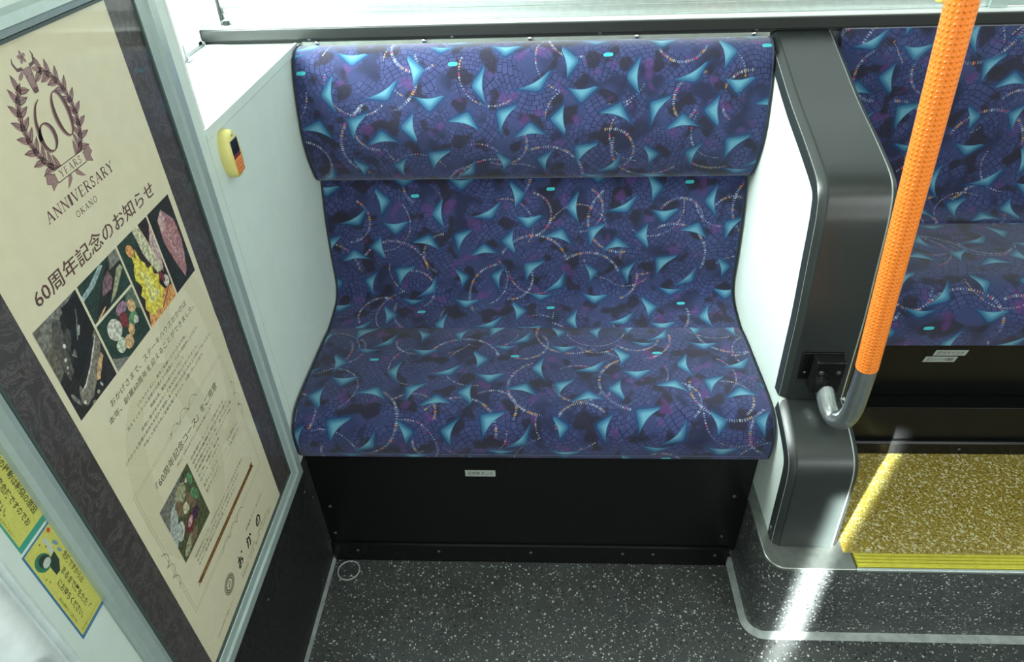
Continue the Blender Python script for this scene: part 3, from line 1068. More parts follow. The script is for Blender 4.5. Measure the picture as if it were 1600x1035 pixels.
def stop_button(name, label, loc, axis_rot, m, group=None, size=1.0):
    """bell push: rounded housing, dark window, push bar. Built facing +x, width along y, height along z"""
    root = thing(name, label, 'stop button', loc, group)
    H, Wd, D = 0.040 * size, 0.0235 * size, 0.017 * size

    def outline(k):
        pts = []
        for j in range(32):
            a = 2 * pi * j / 32
            y = abs(cos(a)) ** 0.75 * math.copysign(1, cos(a)) * Wd * k
            z = abs(sin(a)) ** 0.85 * math.copysign(1, sin(a)) * H * (k if k < 1 else 1)
            pts.append((y * (1 - 0.10 * (z / H > 0) * abs(z / H)), z))
        return pts
    b = MB()
    levels = [(0.98, 0), (1.0, 0.004 * size), (0.985, D * .6), (0.95, D * .85), (0.86, D)]
    for k, x in levels:
        b.v += [(x, y, z) for y, z in outline(k)]
    for j in range(len(levels) - 1):
        for k in range(32):
            b.f.append([j * 32 + k, j * 32 + (k + 1) % 32, (j + 1) * 32 + (k + 1) % 32, (j + 1) * 32 + k]); b.mi.append(0); b.uv.append(None)
    b.f.append([(len(levels) - 1) * 32 + k for k in range(32)]); b.mi.append(0); b.uv.append(None)
    b.f.append([k for k in range(32)][::-1]); b.mi.append(0); b.uv.append(None)
    ob = [b.build('housing', m, smooth=True, angle=55)]
    w = Wd * 0.56
    b = MB(); b.box((D - 0.002, -w, 0.000), (D + 0.0012, w, H * 0.60)); ob.append(b.build('display', M['dark'], bevel=0.0008))
    b = MB(); b.box((D - 0.002, -w, -H * 0.14), (D + 0.0010, w, -0.0004)); ob.append(b.build('red_band', M['red'], bevel=0.0004))
    b = MB()
    b.box((D - 0.002, -w, -H * 0.78), (D + 0.0016, w, -H * 0.15))
    for k in range(4):
        z = -H * 0.70 + k * H * 0.15
        b.box((D + 0.0012, -w * .8, z), (D + 0.0026, w * .8, z + H * .055))
    ob.append(b.build('push_bar', M['obutton'], bevel=0.0006))
    b = MB(); b.dome((D * .98, 0.0, H * 0.78), 0.0028 * size, '+x', 0.5); ob.append(b.build('screw', M['chrome'], smooth=True))
    for o in ob:
        o.parent = root
    root.rotation_euler = axis_rot
    return root


stop_button('stop_button', 'yellow bell push with dark display and orange bar on the white side panel', (XL, 0.928, 0.886), (0, 0, 0), M['yplastic'], size=0.88)
sb2 = stop_button('stop_button', 'pale yellow bell push clipped to the orange pole near its top', (0.4240, 0.8045, 1.1310), (0, 0, radians(180)), M['ylight'], size=1.0)
b = MB(); b.box((0.003, 0.0195, 0.012), (0.014, 0.0262, 0.030)); q = b.build('clip', M['ylight'], bevel=0.001); q.parent = sb2

# ------------------------------------------------------------------ notice board with poster
FY0, FY1, FZ0, FZ1 = 0.383, 0.846, 0.303, 1.148
board = thing('notice_frame', 'grey metal notice frame with charcoal marbled backing and clear cover', 'notice frame', (XL, 0.61, 0.303))
IY0, IY1, IZ0, IZ1 = 0.409, 0.806, 0.345, 1.128
b = MB(); b.box((XL, IY0 - .004, IZ0 - .004), (XL + 0.0038, IY1 + .004, IZ1 + .004)); adopt(board, b.build('backing_board', M['marble']))


def frame_bar(a, b_, w_in, horizontal, inner_at_max):
    """mitred bar of the frame; profile steps down towards the opening"""
    prof = [(0.0, 0.0), (0.0, 0.008), (0.004, 0.012), (0.022, 0.0125), (0.026, 0.009), (0.034, 0.0075), (0.040, 0.0055), (0.040, 0.0)]
    return prof


def bar(y_out, y_in, z0, z1, vert=True, m='frame'):
    prof = [(0.0, 0.0), (0.0, 0.007), (0.12, 0.0115), (0.55, 0.0125), (0.64, 0.0095), (0.92, 0.0080), (1.0, 0.0045), (1.0, 0.0)]
    b = MB()
    n = len(prof)
    for end in (0, 1):
        for f, h in prof:
            if vert:
                y = y_out + (y_in - y_out) * f
                lo = FZ0 + (IZ0 - FZ0) * f; hi = FZ1 + (IZ1 - FZ1) * f
                b.v.append((XL + h, y, lo if end == 0 else hi))
            else:
                z = y_out + (y_in - y_out) * f
                lo = FY0 + (IY0 - FY0) * f; hi = FY1 + (IY1 - FY1) * f
                b.v.append((XL + h, lo if end == 0 else hi, z))
    for k in range(n):
        k2 = (k + 1) % n
        b.f.append([k, k2, n + k2, n + k]); b.mi.append(0); b.uv.append(None)
    b.f.append(list(range(n))); b.mi.append(0); b.uv.append(None)
    b.f.append(list(range(n, 2 * n))); b.mi.append(0); b.uv.append(None)
    return b


for args in ((FY0, IY0, 0, 0, True), (FY1, IY1, 0, 0, True), (FZ0, IZ0, 0, 0, False), (FZ1, IZ1, 0, 0, False)):
    adopt(board, bar(*args).build('frame_rail', M['frame'], smooth=True, angle=20))
b = MB()
for (y0, y1, z0, z1) in ((IY0 - .0005, IY0 + .0025, IZ0, IZ1), (IY1 - .0025, IY1 + .0005, IZ0, IZ1), (IY0, IY1, IZ0 - .0005, IZ0 + .0025), (IY0, IY1, IZ1 - .0025, IZ1 + .0005)):
    b.box((XL + .004, y0, z0), (XL + .0075, y1, z1))
adopt(board, b.build('gasket', mat('dark_green_gasket', (0.05, 0.075, 0.07), 0.5)))
b = MB(); b.box((XL + .0060, IY0 + .001, IZ0 + .001), (XL + .0068, IY1 - .001, IZ1 - .001)); adopt(board, b.build('clear_cover', M['glass']))

# the poster itself
PM = {}


PICT = [0.10, 700]


def pcol(name, rgb, rough=0.6):
    if name not in PM:
        PM[name] = mat('print_' + name, rgb, rough, noise=PICT[0], nscale=PICT[1])
    return PM[name]


PY0, PY1, PZ0, PZ1 = 0.4605, 0.7545, 0.346, 1.1275
poster = thing('poster', 'tall cream poster with laurel crest, food pictures and Japanese text inside the grey frame', 'poster', (XL + 0.0042, (PY0 + PY1) / 2, PZ0))
b = MB(); b.box((XL + 0.00405, PY0, PZ0), (XL + 0.0042, PY1, PZ1)); adopt(poster, b.build('sheet', M['paper']))


class Flat:
    """flat printed shapes on the wall plane: (y,z) coordinates, thin layers of ink"""
    def __init__(s, base=0.00425):
        s.b = MB(); s.mats = []; s.base = base; s.k = 0

    def mi(s, m):
        if m not in s.mats: s.mats.append(m)
        return s.mats.index(m)

    def poly(s, pts, m, layer=None):
        if layer is None:
            s.k += 1
            layer = s.k
        x = XL + s.base + min(layer, 60) * 0.000012
        s.b.poly([(x, y, z) for y, z in pts], s.mi(m))

    def quad(s, y0, z0, y1, z1, m, layer=None):
        s.poly([(y0, z0), (y1, z0), (y1, z1), (y0, z1)], m, layer)

    def ell(s, cy, cz, ry, rz, m, rot=0, n=20, layer=None, jag=0.0):
        pts = []
        for k in range(n):
            a = 2 * pi * k / n
            r = 1 + (random.uniform(-jag, jag) if jag else 0)
            y, z = ry * cos(a) * r, rz * sin(a) * r
            pts.append((cy + y * cos(rot) - z * sin(rot), cz + y * sin(rot) + z * cos(rot)))
        s.poly(pts, m, layer)

    def stroke(s, pts, w, m, layer=None):
        """ribbon; w a number or list of half widths"""
        P = [Vector(p) for p in pts]
        ws = w if isinstance(w, (list, tuple)) else [w] * len(P)
        x = XL + s.base + (s.k + 1 if layer is None else layer) * 0.000012
        if layer is None: s.k += 1
        L, R = [], []
        for k, p in enumerate(P):
            t = (P[min(k + 1, len(P) - 1)] - P[max(k - 1, 0)])
            t = t.normalized() if t.length > 0 else Vector((1, 0))
            n = Vector((-t.y, t.x)) * ws[k]
            L.append(p + n); R.append(p - n)
        for k in range(len(P) - 1):
            s.b.poly([(x, *R[k]), (x, *R[k + 1]), (x, *L[k + 1]), (x, *L[k])], s.mi(m))

    def text(s, body, y0, z0, w, h, m, layer=None, rot=0.0, bold=0.008):
        vs, fs = text_mesh(body, w, h, bold)
        if layer is None:
            s.k += 1
            layer = s.k
        x = XL + s.base + min(layer, 60) * 0.000012
        i = len(s.b.v)
        s.b.v += [(x, y0 + a * cos(rot) - c * sin(rot), z0 + a * sin(rot) + c * cos(rot)) for a, c in vs]
        for f in fs:
            s.b.f.append([i + k for k in f]); s.b.mi.append(s.mi(m)); s.b.uv.append(None)

    def build(s, name, parent):
        o = s.b.build(name, s.mats, recalc=False)
        adopt(parent, o)
        return o


BR = pcol('brown', (0.115, 0.055, 0.045))
MV = pcol('mauve', (0.36, 0.225, 0.22))
MVD = pcol('dark_mauve', (0.17, 0.085, 0.085))
TX = pcol('olive_ink', (0.115, 0.105, 0.055))
TX2 = pcol('pale_ink', (0.15, 0.14, 0.085))
LN = pcol('tan_line', (0.38, 0.37, 0.24))
WM = pcol('watermark', (0.70, 0.655, 0.475))
PAPER = M['paper']

# faint watermark numerals
f = Flat(0.00422)
f.stroke([(0.57 + 0.075 * cos(a), 0.63 + 0.13 * sin(a)) for a in [k * 2 * pi / 40 for k in range(41)]], [0.012 + 0.008 * abs(cos(k * 2 * pi / 40)) for k in range(41)], WM, 0)
f.stroke([(0.685 + 0.055 * cos(a), 0.70 + 0.13 * sin(a)) for a in [k * 2 * pi / 40 for k in range(41)]], [0.008 + 0.008 * abs(cos(k * 2 * pi / 40)) for k in range(41)], WM, 1)
f.build('watermark', poster)

# crest: laurel wreath, numerals, ribbon
f = Flat()
cx, cz = 0.6050, 1.0530


def leaf(y, z, L, w, rot, m, m2):
    pts = [(-L * .5, 0), (-L * .2, w * .5), (L * .15, w * .42), (L * .5, 0), (L * .15, -w * .42), (-L * .2, -w * .5)]
    R = [(y + a * cos(rot) - c * sin(rot), z + a * sin(rot) + c * cos(rot)) for a, c in pts]
    f.poly(R, m, 2)
    f.stroke([(y - L * .45 * cos(rot), z - L * .45 * sin(rot)), (y + L * .45 * cos(rot), z + L * .45 * sin(rot))], w * 0.07, m2, 3)
    f.stroke([R[3], R[4], R[5], R[0]], w * 0.08, m2, 3)


for side in (-1, 1):
    for k in range(10):
        a = radians(-66 + k * 14.8)
        ry, rz = 0.0375, 0.0440
        if side < 0 and k > 8: continue
        py, pz = cx + side * ry * cos(a), cz + rz * sin(a)
        tang = math.atan2(rz * cos(a), -side * ry * sin(a))
        for w in (-1, 0, 1):
            L = 0.0185 - 0.0004 * k
            rot = tang + w * 0.95
            leaf(py + 0.0062 * cos(rot) * abs(w), pz + 0.0062 * sin(rot) * abs(w), L, 0.0062, rot, MV, MVD)
    f.stroke([(cx + side * 0.0375 * cos(a), cz + 0.044 * sin(a)) for a in [radians(-75 + k * 8) for k in range(18)]], 0.0007, MVD, 4)
# ox head at the top of the wreath with a rosette over it
hy, hz = 0.6035, 1.0935
f.poly([(hy - .006, hz + .008), (hy + .006, hz + .008), (hy + .0045, hz - .006), (hy + .0035, hz - .014), (hy - .0035, hz - .014), (hy - .0045, hz - .006)], MV, 5)
for sd in (-1, 1):
    f.stroke([(hy + sd * .005, hz + .008), (hy + sd * .012, hz + .009), (hy + sd * .0145, hz + .015), (hy + sd * .013, hz + .019)], [.0016, .0015, .0011, .0003], MVD, 6)
    f.ell(hy + sd * .0105, hz + .0035, .0048, .0021, MV, -sd * 0.5, layer=6)
    f.ell(hy + sd * .0030, hz + .001, .0009, .0012, MVD, layer=7)
    f.stroke([(hy + sd * .0055, hz + .007), (hy + sd * .004, hz - .006), (hy + sd * .003, hz - .013)], .0005, MVD, 7)
f.ell(hy, hz - .0115, .0034, .0025, MVD, layer=7)
for k in range(5):
    a = radians(90 + k * 72)
    f.ell(hy + .0032 * cos(a), hz + .0165 + .0032 * sin(a), .0026, .0017, MV, a, layer=6)
f.ell(hy, hz + .0165, .0013, .0013, MVD, layer=8)
# 60
n = 44


def num0(cy, cz_, ry, rz, m, layer, k=1.0):
    P_, w = [], []
    for j in range(n + 1):
        a = 2 * pi * j / n
        P_.append((cy + ry * cos(a), cz_ + rz * sin(a)))
        w.append((0.00045 + 0.0016 * abs(cos(a)) ** 1.5) * k)
    f.stroke(P_, w, m, layer)


for (dy, dz, m, ly) in ((-0.0016, -0.0006, MV, 9), (0, 0, BR, 10)):
    num0(0.6245 + dy, 1.0535 + dz, 0.0100, 0.0205, m, ly)
    num0(0.5935 + dy, 1.0425 + dz, 0.0098, 0.0125, m, ly)
    st = spline([(0.6010 + dy, 1.0745 + dz), (0.5935 + dy, 1.0700 + dz), (0.5865 + dy, 1.0590 + dz), (0.5838 + dy, 1.0430 + dz)], 8)
    f.stroke(st, [0.0004 + 0.0017 * (k / (len(st) - 1)) for k in range(len(st))], m, ly)
# ribbon with YEARS
f.poly([(0.5800, 1.0035), (0.6290, 1.0035), (0.6290, 1.0150), (0.5800, 1.0150)], PAPER, 11)
f.stroke([(0.5800, 1.0035), (0.6290, 1.0035), (0.6290, 1.0150), (0.5800, 1.0150), (0.5800, 1.0035)], 0.0005, MVD, 12)
for sd in (-1, 1):
    e = 0.6045 + sd * 0.0245
    f.poly([(e, 1.0120), (e + sd * .011, 1.0170), (e + sd * .014, 1.0085), (e + sd * .009, 1.0065), (e + sd * .010, 1.0000), (e, 1.0040)], MV, 9)
    f.stroke([(e, 1.0120), (e + sd * .011, 1.0170), (e + sd * .014, 1.0085), (e + sd * .009, 1.0065), (e + sd * .010, 1.0000)], .0005, MVD, 12)
    f.poly([(0.6045 + sd * .008, 1.0035), (0.6045 + sd * .016, 0.9930), (0.6045 + sd * .010, 0.9950), (0.6045 + sd * .004, 0.9990), (0.6045 + sd * .003, 1.0035)], MV, 9)

# serif capitals drawn as strokes, unit box 1 x 1
T_, N_ = 0.085, 0.03
ROM = {
    'A': (.95, [([(0.12, 0), (.5, 1)], N_), ([(.5, 1), (.88, 0)], T_), ([(.26, .36), (.74, .36)], N_), ([(.0, 0.02), (.26, .02)], N_), ([(.70, .02), (1, .02)], N_)]),
    'N': (.95, [([(.16, 0), (.16, 1)], N_), ([(.14, 1), (.84, 0)], T_), ([(.84, 0), (.84, 1)], N_), ([(0, .98), (.22, .98)], N_), ([(.02, .02), (.3, .02)], N_), ([(.70, .98), (.98, .98)], N_)]),
    'I': (.42, [([(.5, 0), (.5, 1)], T_ * 2), ([(.15, .02), (.85, .02)], N_), ([(.15, .98), (.85, .98)], N_)]),
    'V': (.92, [([(.12, 1), (.5, 0)], T_), ([(.5, 0), (.88, 1)], N_), ([(0, .98), (.3, .98)], N_), ([(.72, .98), (1, .98)], N_)]),
    'E': (.75, [([(.22, 0), (.22, 1)], T_), ([(.05, .98), (.85, .98)], N_), ([(.22, .5), (.66, .5)], N_), ([(.05, .02), (.9, .02)], N_), ([(.85, .98), (.85, .80)], N_), ([(.9, .02), (.92, .22)], N_), ([(.66, .6), (.66, .4)], N_)]),
    'R': (.88, [([(.22, 0), (.22, 1)], T_), ([(.05, .98), (.5, .98), (.72, .90), (.76, .75), (.70, .58), (.5, .5), (.22, .5)], .045), ([(.48, .5), (.9, .02)], T_), ([(.05, .02), (.42, .02)], N_), ([(.85, .02), (1, .02)], N_)]),
    'S': (.66, [([(.82, .82), (.62, .96), (.38, .96), (.18, .78), (.3, .6), (.66, .44), (.84, .26), (.62, .04), (.36, .03), (.12, .2)], .06), ([(.83, .98), (.83, .72)], N_), ([(.12, .0), (.12, .28)], N_)]),
    'Y': (.9, [([(.12, 1), (.5, .5)], T_), ([(.5, .5), (.88, 1)], N_), ([(.5, .5), (.5, 0)], T_), ([(0, .98), (.3, .98)], N_), ([(.72, .98), (1, .98)], N_), ([(.3, .02), (.7, .02)], N_)]),
    'O': (.95, [([(.5 + .4 * cos(a), .5 + .49 * sin(a)) for a in [k * pi / 8 for k in range(17)]], .055)]),
    'K': (.92, [([(.22, 0), (.22, 1)], T_), ([(.22, .42), (.85, .98)], N_), ([(.42, .58), (.88, .02)], T_), ([(.05, .02), (.4, .02)], N_), ([(.05, .98), (.4, .98)], N_), ([(.78, .02), (1, .02)], N_), ([(.68, .98), (.98, .98)], N_)]),
}


def roman(fl, word, y0, z0, w, h, m, layer, gap=.12):
    tot = sum(ROM[c][0] + gap for c in word) - gap
    k = w / tot
    y = y0
    for c in word:
        cw, st = ROM[c]
        for P_, t in st:
            fl.stroke([(y + a * cw * k, z0 + q * h) for a, q in P_], t * min(k, h), m, layer)
        y += (cw + gap) * k


roman(f, 'YEARS', 0.5860, 1.0058, 0.037, 0.0070, MVD, 13, .2)
roman(f, 'ANNIVERSARY', 0.5455, 0.9785, 0.1195, 0.0105, MVD, 13)
roman(f, 'OKANO', 0.5835, 0.9650, 0.0380, 0.0060, MVD, 13, .18)
f.build('crest', poster)

# headline and copy
f = Flat()
f.text('60周年記念のお知らせ', 0.4885, 0.9235, 0.2310, 0.0185, BR, 1, bold=0.0)
f.text('60周年記念のお知らせ', 0.4889, 0.9238, 0.2310, 0.0185, BR, 2, bold=0.0)
f.text('60周年記念のお知らせ', 0.4882, 0.9236, 0.2310, 0.0185, BR, 3, bold=0.0)
f.text('おかげさまで、ステーキハウスおかのは', 0.5115, 0.7815, 0.188, 0.0085, TX, 1)
f.text('本年、創業60周年を迎えることができました。', 0.4985, 0.7675, 0.214, 0.0085, TX, 1)
rows = [('これもひとえに、長年ご愛顧くださったお客様、', .5448, .7500, .1290), ('支えてくださった皆様の日頃よりの温情と、心より感謝申し上げます。', .5157, .7415, .189),
        ('開業以来、最高の味のおもてなしで', .5638, .7315, .0900), ('皆様に喜びを込めたことを大切に歩んでまいりました。', .5349, .7225, .155),
        ('これからも皆様の気持ちを忘れず皆様に愛され続けるお店であるよう努めてまいります。', .4907, .7140, .236), ('今後とも変わらぬご愛顧を賜りますよう、お願い申し上げます。', .5262, .7050, .169)]
for s_, y, z, w in rows:
    f.text(s_, y, z, w, 0.0048, TX2, 1)
f.text('『60周年記念コース』をご用意', 0.5150, 0.6440, 0.182, 0.0125, TX, 1)
f.text('（税込）※前日までにご予約をお願いします', 0.5600, 0.6340, 0.112, 0.0042, TX2, 1)
menu = ['◎季節のスープ・旬菜サラダ', '◎天然真鯛と帆立のお造り', '◎活鮑のステーキ　または海老', '◎厳選和牛ヒレ・サーロイン100g', '◎ご飯、味噌汁、香の物', '◎コーヒー・デザート']
for k, s_ in enumerate(menu):
    f.text(s_, 0.5885, 0.6160 - k * 0.0082, (0.110, 0.118, 0.128, 0.120, 0.070, 0.066)[k], 0.0048, TX2, 1)
f.text('和牛ヒレコース', 0.5900, 0.5610, 0.046, 0.0062, TX, 1)
f.text('和牛サーロイン', 0.5900, 0.5500, 0.046, 0.0062, TX, 1)
f.text('15,000', 0.6750, 0.5605, 0.024, 0.0060, TX, 1); f.text('(税込)', 0.7010, 0.5610, 0.012, 0.0042, TX2, 1)
f.text('13,000', 0.6750, 0.5495, 0.024, 0.0060, TX, 1); f.text('(税込)', 0.7010, 0.5500, 0.012, 0.0042, TX2, 1)
for z in (0.5695, 0.5575, 0.5465):
    f.quad(0.5890, z, 0.7140, z + 0.0004, LN, 1)
for k, s_ in enumerate(('期間限定につき、10,000円以上のコースをご注文のお客様は', '記念の品を差し上げます。なくなり次第終了となります。', 'またご宴会等のご予約も承っております。')):
    f.text(s_, 0.5200, 0.5060 - k * 0.0080, 0.170 - k * 0.02, 0.0048, TX2, 1)
f.text('炉端焼 ステーキハウス', 0.6350, 0.4080, 0.070, 0.0055, TX, 1)
f.text('ステーキハウスおかの　ご予約お問い合わせ', 0.5850, 0.3690, 0.120, 0.0042, TX2, 1)
f.text('営業時間　昼の部　夜の部　定休日のご案内', 0.5850, 0.3620, 0.130, 0.0040, TX2, 1)
f.text('定休日 月曜日 お電話ください', 0.4900, 0.3650, 0.060, 0.0036, TX2, 1)
f.build('lettering', poster)

# double-ruled box, scroll ornaments, ribbon bar, house mark
f = Flat()
by0, by1, bz0, bz1 = 0.4775, 0.7335, 0.4505, 0.6770
for d in (0.0, 0.0035):
    f.stroke([(by0 + d, bz0 + d), (by1 - d, bz0 + d), (by1 - d, bz1 - d), (by0 + d, bz1 - d), (by0 + d, bz0 + d)], 0.00035, LN, 2)


def scroll(y, z, horiz, L):
    n_ = 40
    for sg in (-1, 1):
        P_ = []
        for k in range(n_):
            t = k / (n_ - 1)
            a = t * 3.2 * pi
            r = 0.0062 * (1 - 0.35 * t)
            u = sg * (t * L * .5 + r * sin(a) * .6)
            w = r * cos(a)
            P_.append((y + u, z + w) if horiz else (y + w, z + u))
        f.stroke(P_, 0.0005, LN, 4)
        for k in range(3):
            q = P_[8 + k * 11]
            f.ell(q[0], q[1], .0022, .0011, LN, k * 1.1, layer=4, n=10)


scroll((by0 + by1) / 2 + 0.005, bz1, True, 0.085)
scroll((by0 + by1) / 2 + 0.005, bz0, True, 0.085)
scroll(by0, 0.545, False, 0.07)
scroll(by1, 0.592, False, 0.07)
RB = pcol('ribbon_brown', (0.19, 0.08, 0.018))
f.poly([(0.5020, 0.4690), (0.5095, 0.4725), (0.5095, 0.4755), (0.5020, 0.4790), (0.5060, 0.4740)], RB, 5)
f.quad(0.5080, 0.4692, 0.7040, 0.4772, RB, 6)
f.poly([(0.7020, 0.4690), (0.7120, 0.4690), (0.7090, 0.4740), (0.7120, 0.4790), (0.7020, 0.4790)], RB, 5)
f.text('皆様のご来店を心よりお待ちしております', 0.5200, 0.4714, 0.170, 0.0034, pcol('gilt', (0.40, 0.28, 0.10)), 8)
cy_, cz_ = 0.5545, 0.3950
f.ell(cy_, cz_, 0.0155, 0.0155, TX, n=32, layer=3); f.ell(cy_, cz_, 0.0142, 0.0142, PAPER, n=32, layer=4); f.ell(cy_, cz_, 0.0132, 0.0132, TX, n=32, layer=5); f.ell(cy_, cz_, 0.0080, 0.0080, PAPER, n=28, layer=6)
for k in range(16):
    a = k * 2 * pi / 16
    f.ell(cy_ + .0106 * cos(a), cz_ + .0106 * sin(a), .0017, .0009, PAPER, a + pi / 2, layer=7, n=8)
f.stroke([(cy_ - .004, cz_ - .004), (cy_ + .001, cz_ + .005), (cy_ + .004, cz_ - .001), (cy_ + .001, cz_ - .005)], .0010, TX, 8)
INK = pcol('brush_ink', (0.03, 0.03, 0.02))


def brush(P_, w=0.0014):
    q = spline([Vector(p) for p in P_], 6)
    f.stroke(q, [w * (0.45 + 0.9 * sin(pi * k / (len(q) - 1)) ** .6) for k in range(len(q))], INK, 6)


y, z = 0.588, 0.382   # brushed name
brush([(y, z + .013), (y + .012, z + .014)]); brush([(y + .006, z + .021), (y + .006, z + .003), (y + .001, z + .001), (y + .002, z + .006), (y + .010, z + .009), (y + .014, z + .004), (y + .010, z - .001)]); brush([(y + .016, z + .018), (y + .020, z + .015)])
y = 0.624; z = .380
brush([(y, z + .014), (y + .010, z + .015), (y + .010, z + .004), (y + .006, z)]); brush([(y + .005, z + .020), (y + .003, z + .009), (y - .001, z + .001)]); brush([(y + .014, z + .017), (y + .018, z + .011)])
y = 0.664; z = .379
brush([(y + .008, z + .016), (y + .005, z + .003), (y + .0005, z + .004), (y + .002, z + .012), (y + .009, z + .016), (y + .0145, z + .011), (y + .012, z + .002), (y + .008, z - .001)])
f.build('ornaments', poster)

# ---- pictures on the poster
PICT[:] = [0.45, 230]
DK = pcol('near_black', (0.018, 0.020, 0.017)); DG = pcol('deep_green', (0.02, 0.05, 0.035)); GY = pcol('grey', (0.20, 0.20, 0.18)); GD = pcol('dark_grey', (0.075, 0.072, 0.065))
SV = pcol('silver', (0.42, 0.46, 0.45)); WH = pcol('white', (0.62, 0.62, 0.56)); PK = pcol('marbled_pink', (0.42, 0.20, 0.22)); PKL = pcol('fat_pink', (0.58, 0.40, 0.40)); RD = pcol('meat_red', (0.20, 0.035, 0.045))
YL = pcol('flame_yellow', (0.80, 0.62, 0.08)); OR = pcol('flame_orange', (0.75, 0.34, 0.12)); CR = pcol('cream', (0.62, 0.60, 0.42)); GN = pcol('leaf_green', (0.12, 0.30, 0.14)); PU = pcol('onion_purple', (0.34, 0.20, 0.30)); PO = pcol('peach', (0.66, 0.42, 0.22))
SB = pcol('steel_blue', (0.30, 0.42, 0.45)); BW = pcol('wood_brown', (0.22, 0.15, 0.09)); OL = pcol('pale_olive', (0.38, 0.38, 0.24))
zt, zb = 0.9122, 0.8050
g = 0.0016


def photo(y0, y1, z0, z1, bg, items, name='food_picture'):
    global f
    f = Flat()
    W_, H_ = y1 - y0, z1 - z0
    f.quad(y0, z0, y1, z1, bg, 1)
    clip = lambda p: (min(max(p[0], y0), y1), min(max(p[1], z0), z1))
    k = 2
    for it in items:
        kind, m = it[0], it[1]
        if kind == 'e':
            _, _, a, c, rx, rz, rot = it
            pts = []
            for j in range(22):
                t = 2 * pi * j / 22
                jj = 1 + random.uniform(-.05, .05)
                p, q = rx * W_ * cos(t) * jj, rz * H_ * sin(t) * jj
                pts.append(clip((y0 + a * W_ + p * cos(rot) - q * sin(rot), z0 + c * H_ + p * sin(rot) + q * cos(rot))))
            f.poly(pts, m, k)
        elif kind == 'p':
            f.poly([clip((y0 + a * W_, z0 + c * H_)) for a, c in it[2]], m, k)
        elif kind == 's':
            f.stroke([clip((y0 + a * W_, z0 + c * H_)) for a, c in it[3]], it[2], m, k)
        k += 1
    return f.build(name, poster)


# steaming griddle picture
photo(0.4685, 0.5403 - g, zb, zt, pcol('griddle_black', (0.022, 0.022, 0.020)), [
    ('p', pcol('haze', (.15, .14, .11)), [(0, .45), (.20, .52), (.45, .9), (.6, 1), (0, 1)]),
    ('p', GY, [(.25, .80), (.55, .92), (.95, 1), (.2, 1), (0, .9), (0, .75)]),
    ('p', pcol('smoke', (.10, .095, .085)), [(.18, .38), (.30, .42), (.50, .90), (.40, .96), (.20, .80), (.14, .55)]),
    ('p', pcol('pan_black', (.010, .011, .010)), [(.26, .40), (.36, .44), (.62, .97), (1, .96), (1, .55), (.6, .38), (.3, .30)]),
    ('e', pcol('lid_shine', (.07, .068, .06)), .46, .70, .16, .05, 1.0), ('e', WH, .36, .68, .030, .022, 0), ('e', WH, .27, .57, .026, .018, 0), ('e', WH, .235, .50, .022, .015, 0), ('e', SV, .20, .46, .018, .012, 0),
    ('p', GY, [(.40, .55), (.50, .58), (.47, .49)]), ('e', SV, .72, .68, .075, .016, .85), ('s', GY, .0008, [(.62, .62), (.78, .78), (.84, .86)]),
    ('p', pcol('plate_grey', (.22, .20, .16)), [(.16, .14), (.24, .26), (.50, .34), (.98, .56), (.98, .40), (.70, .20), (.40, .06), (.22, .05)]),
    ('p', DK, [(.30, .20), (.55, .30), (.92, .48), (.90, .52), (.52, .36), (.28, .27)]),
    ('s', WH, .0010, [(.26, .20), (.38, .22), (.62, .32), (.94, .50)]), ('p', PO, [(.58, .15), (.66, .13), (.92, .28), (.90, .33), (.72, .25)]),
    ('e', GY, .10, .20, .03, .09, .3), ('e', GY, .36, -.0, .05, .03, .4), ('e', OL, .52, .05, .03, .02, .2), ('e', WH, .22, .10, .03, .02, .2), ('e', SV, .64, .08, .02, .03, .3)])
photo(0.5403 + g, 0.6185 - g, 0.8655 + g, zt, DG, [
    ('p', SB, [(0, .62), (.3, .70), (.62, .92), (.55, 1), (.2, .8), (0, .75)]), ('p', DK, [(.1, .1), (.4, .55), (.75, .95), (1, 1), (1, .6), (.4, 0)]),
    ('p', pcol('cut_meat', (.22, .13, .16)), [(.36, .35), (.48, .62), (.66, .74), (.70, .50), (.58, .32)]), ('p', OL, [(.45, .06), (.62, .12), (.98, .50), (.95, .62), (.85, .60)]),
    ('p', GY, [(.7, .7), (.8, 1), (1, 1), (1, .7)]), ('e', PO, .2, .05, .14, .03, .3)])
photo(0.5403 + g, 0.6185 - g, zb, 0.8655 - g, DG, [
    ('p', GY, [(0, 0), (.35, .0), (.1, .2), (0, .3)]), ('p', pcol('moss', (.12, .17, .12)), [(.7, .8), (1, .5), (1, 1), (.8, 1)]),
    ('e', WH, .30, .66, .15, .22, .5), ('e', PU, .60, .86, .14, .11, 0), ('e', RD, .56, .64, .10, .16, .2), ('e', PO, .82, .72, .09, .14, 0), ('e', GN, .74, .50, .13, .12, .3), ('e', WH, .80, .44, .06, .08, .3),
    ('e', pcol('egg_white', (.55, .62, .50)), .30, .32, .12, .15, 0), ('e', PO, .47, .23, .11, .14, 0), ('e', PO, .62, .37, .075, .11, 0)])
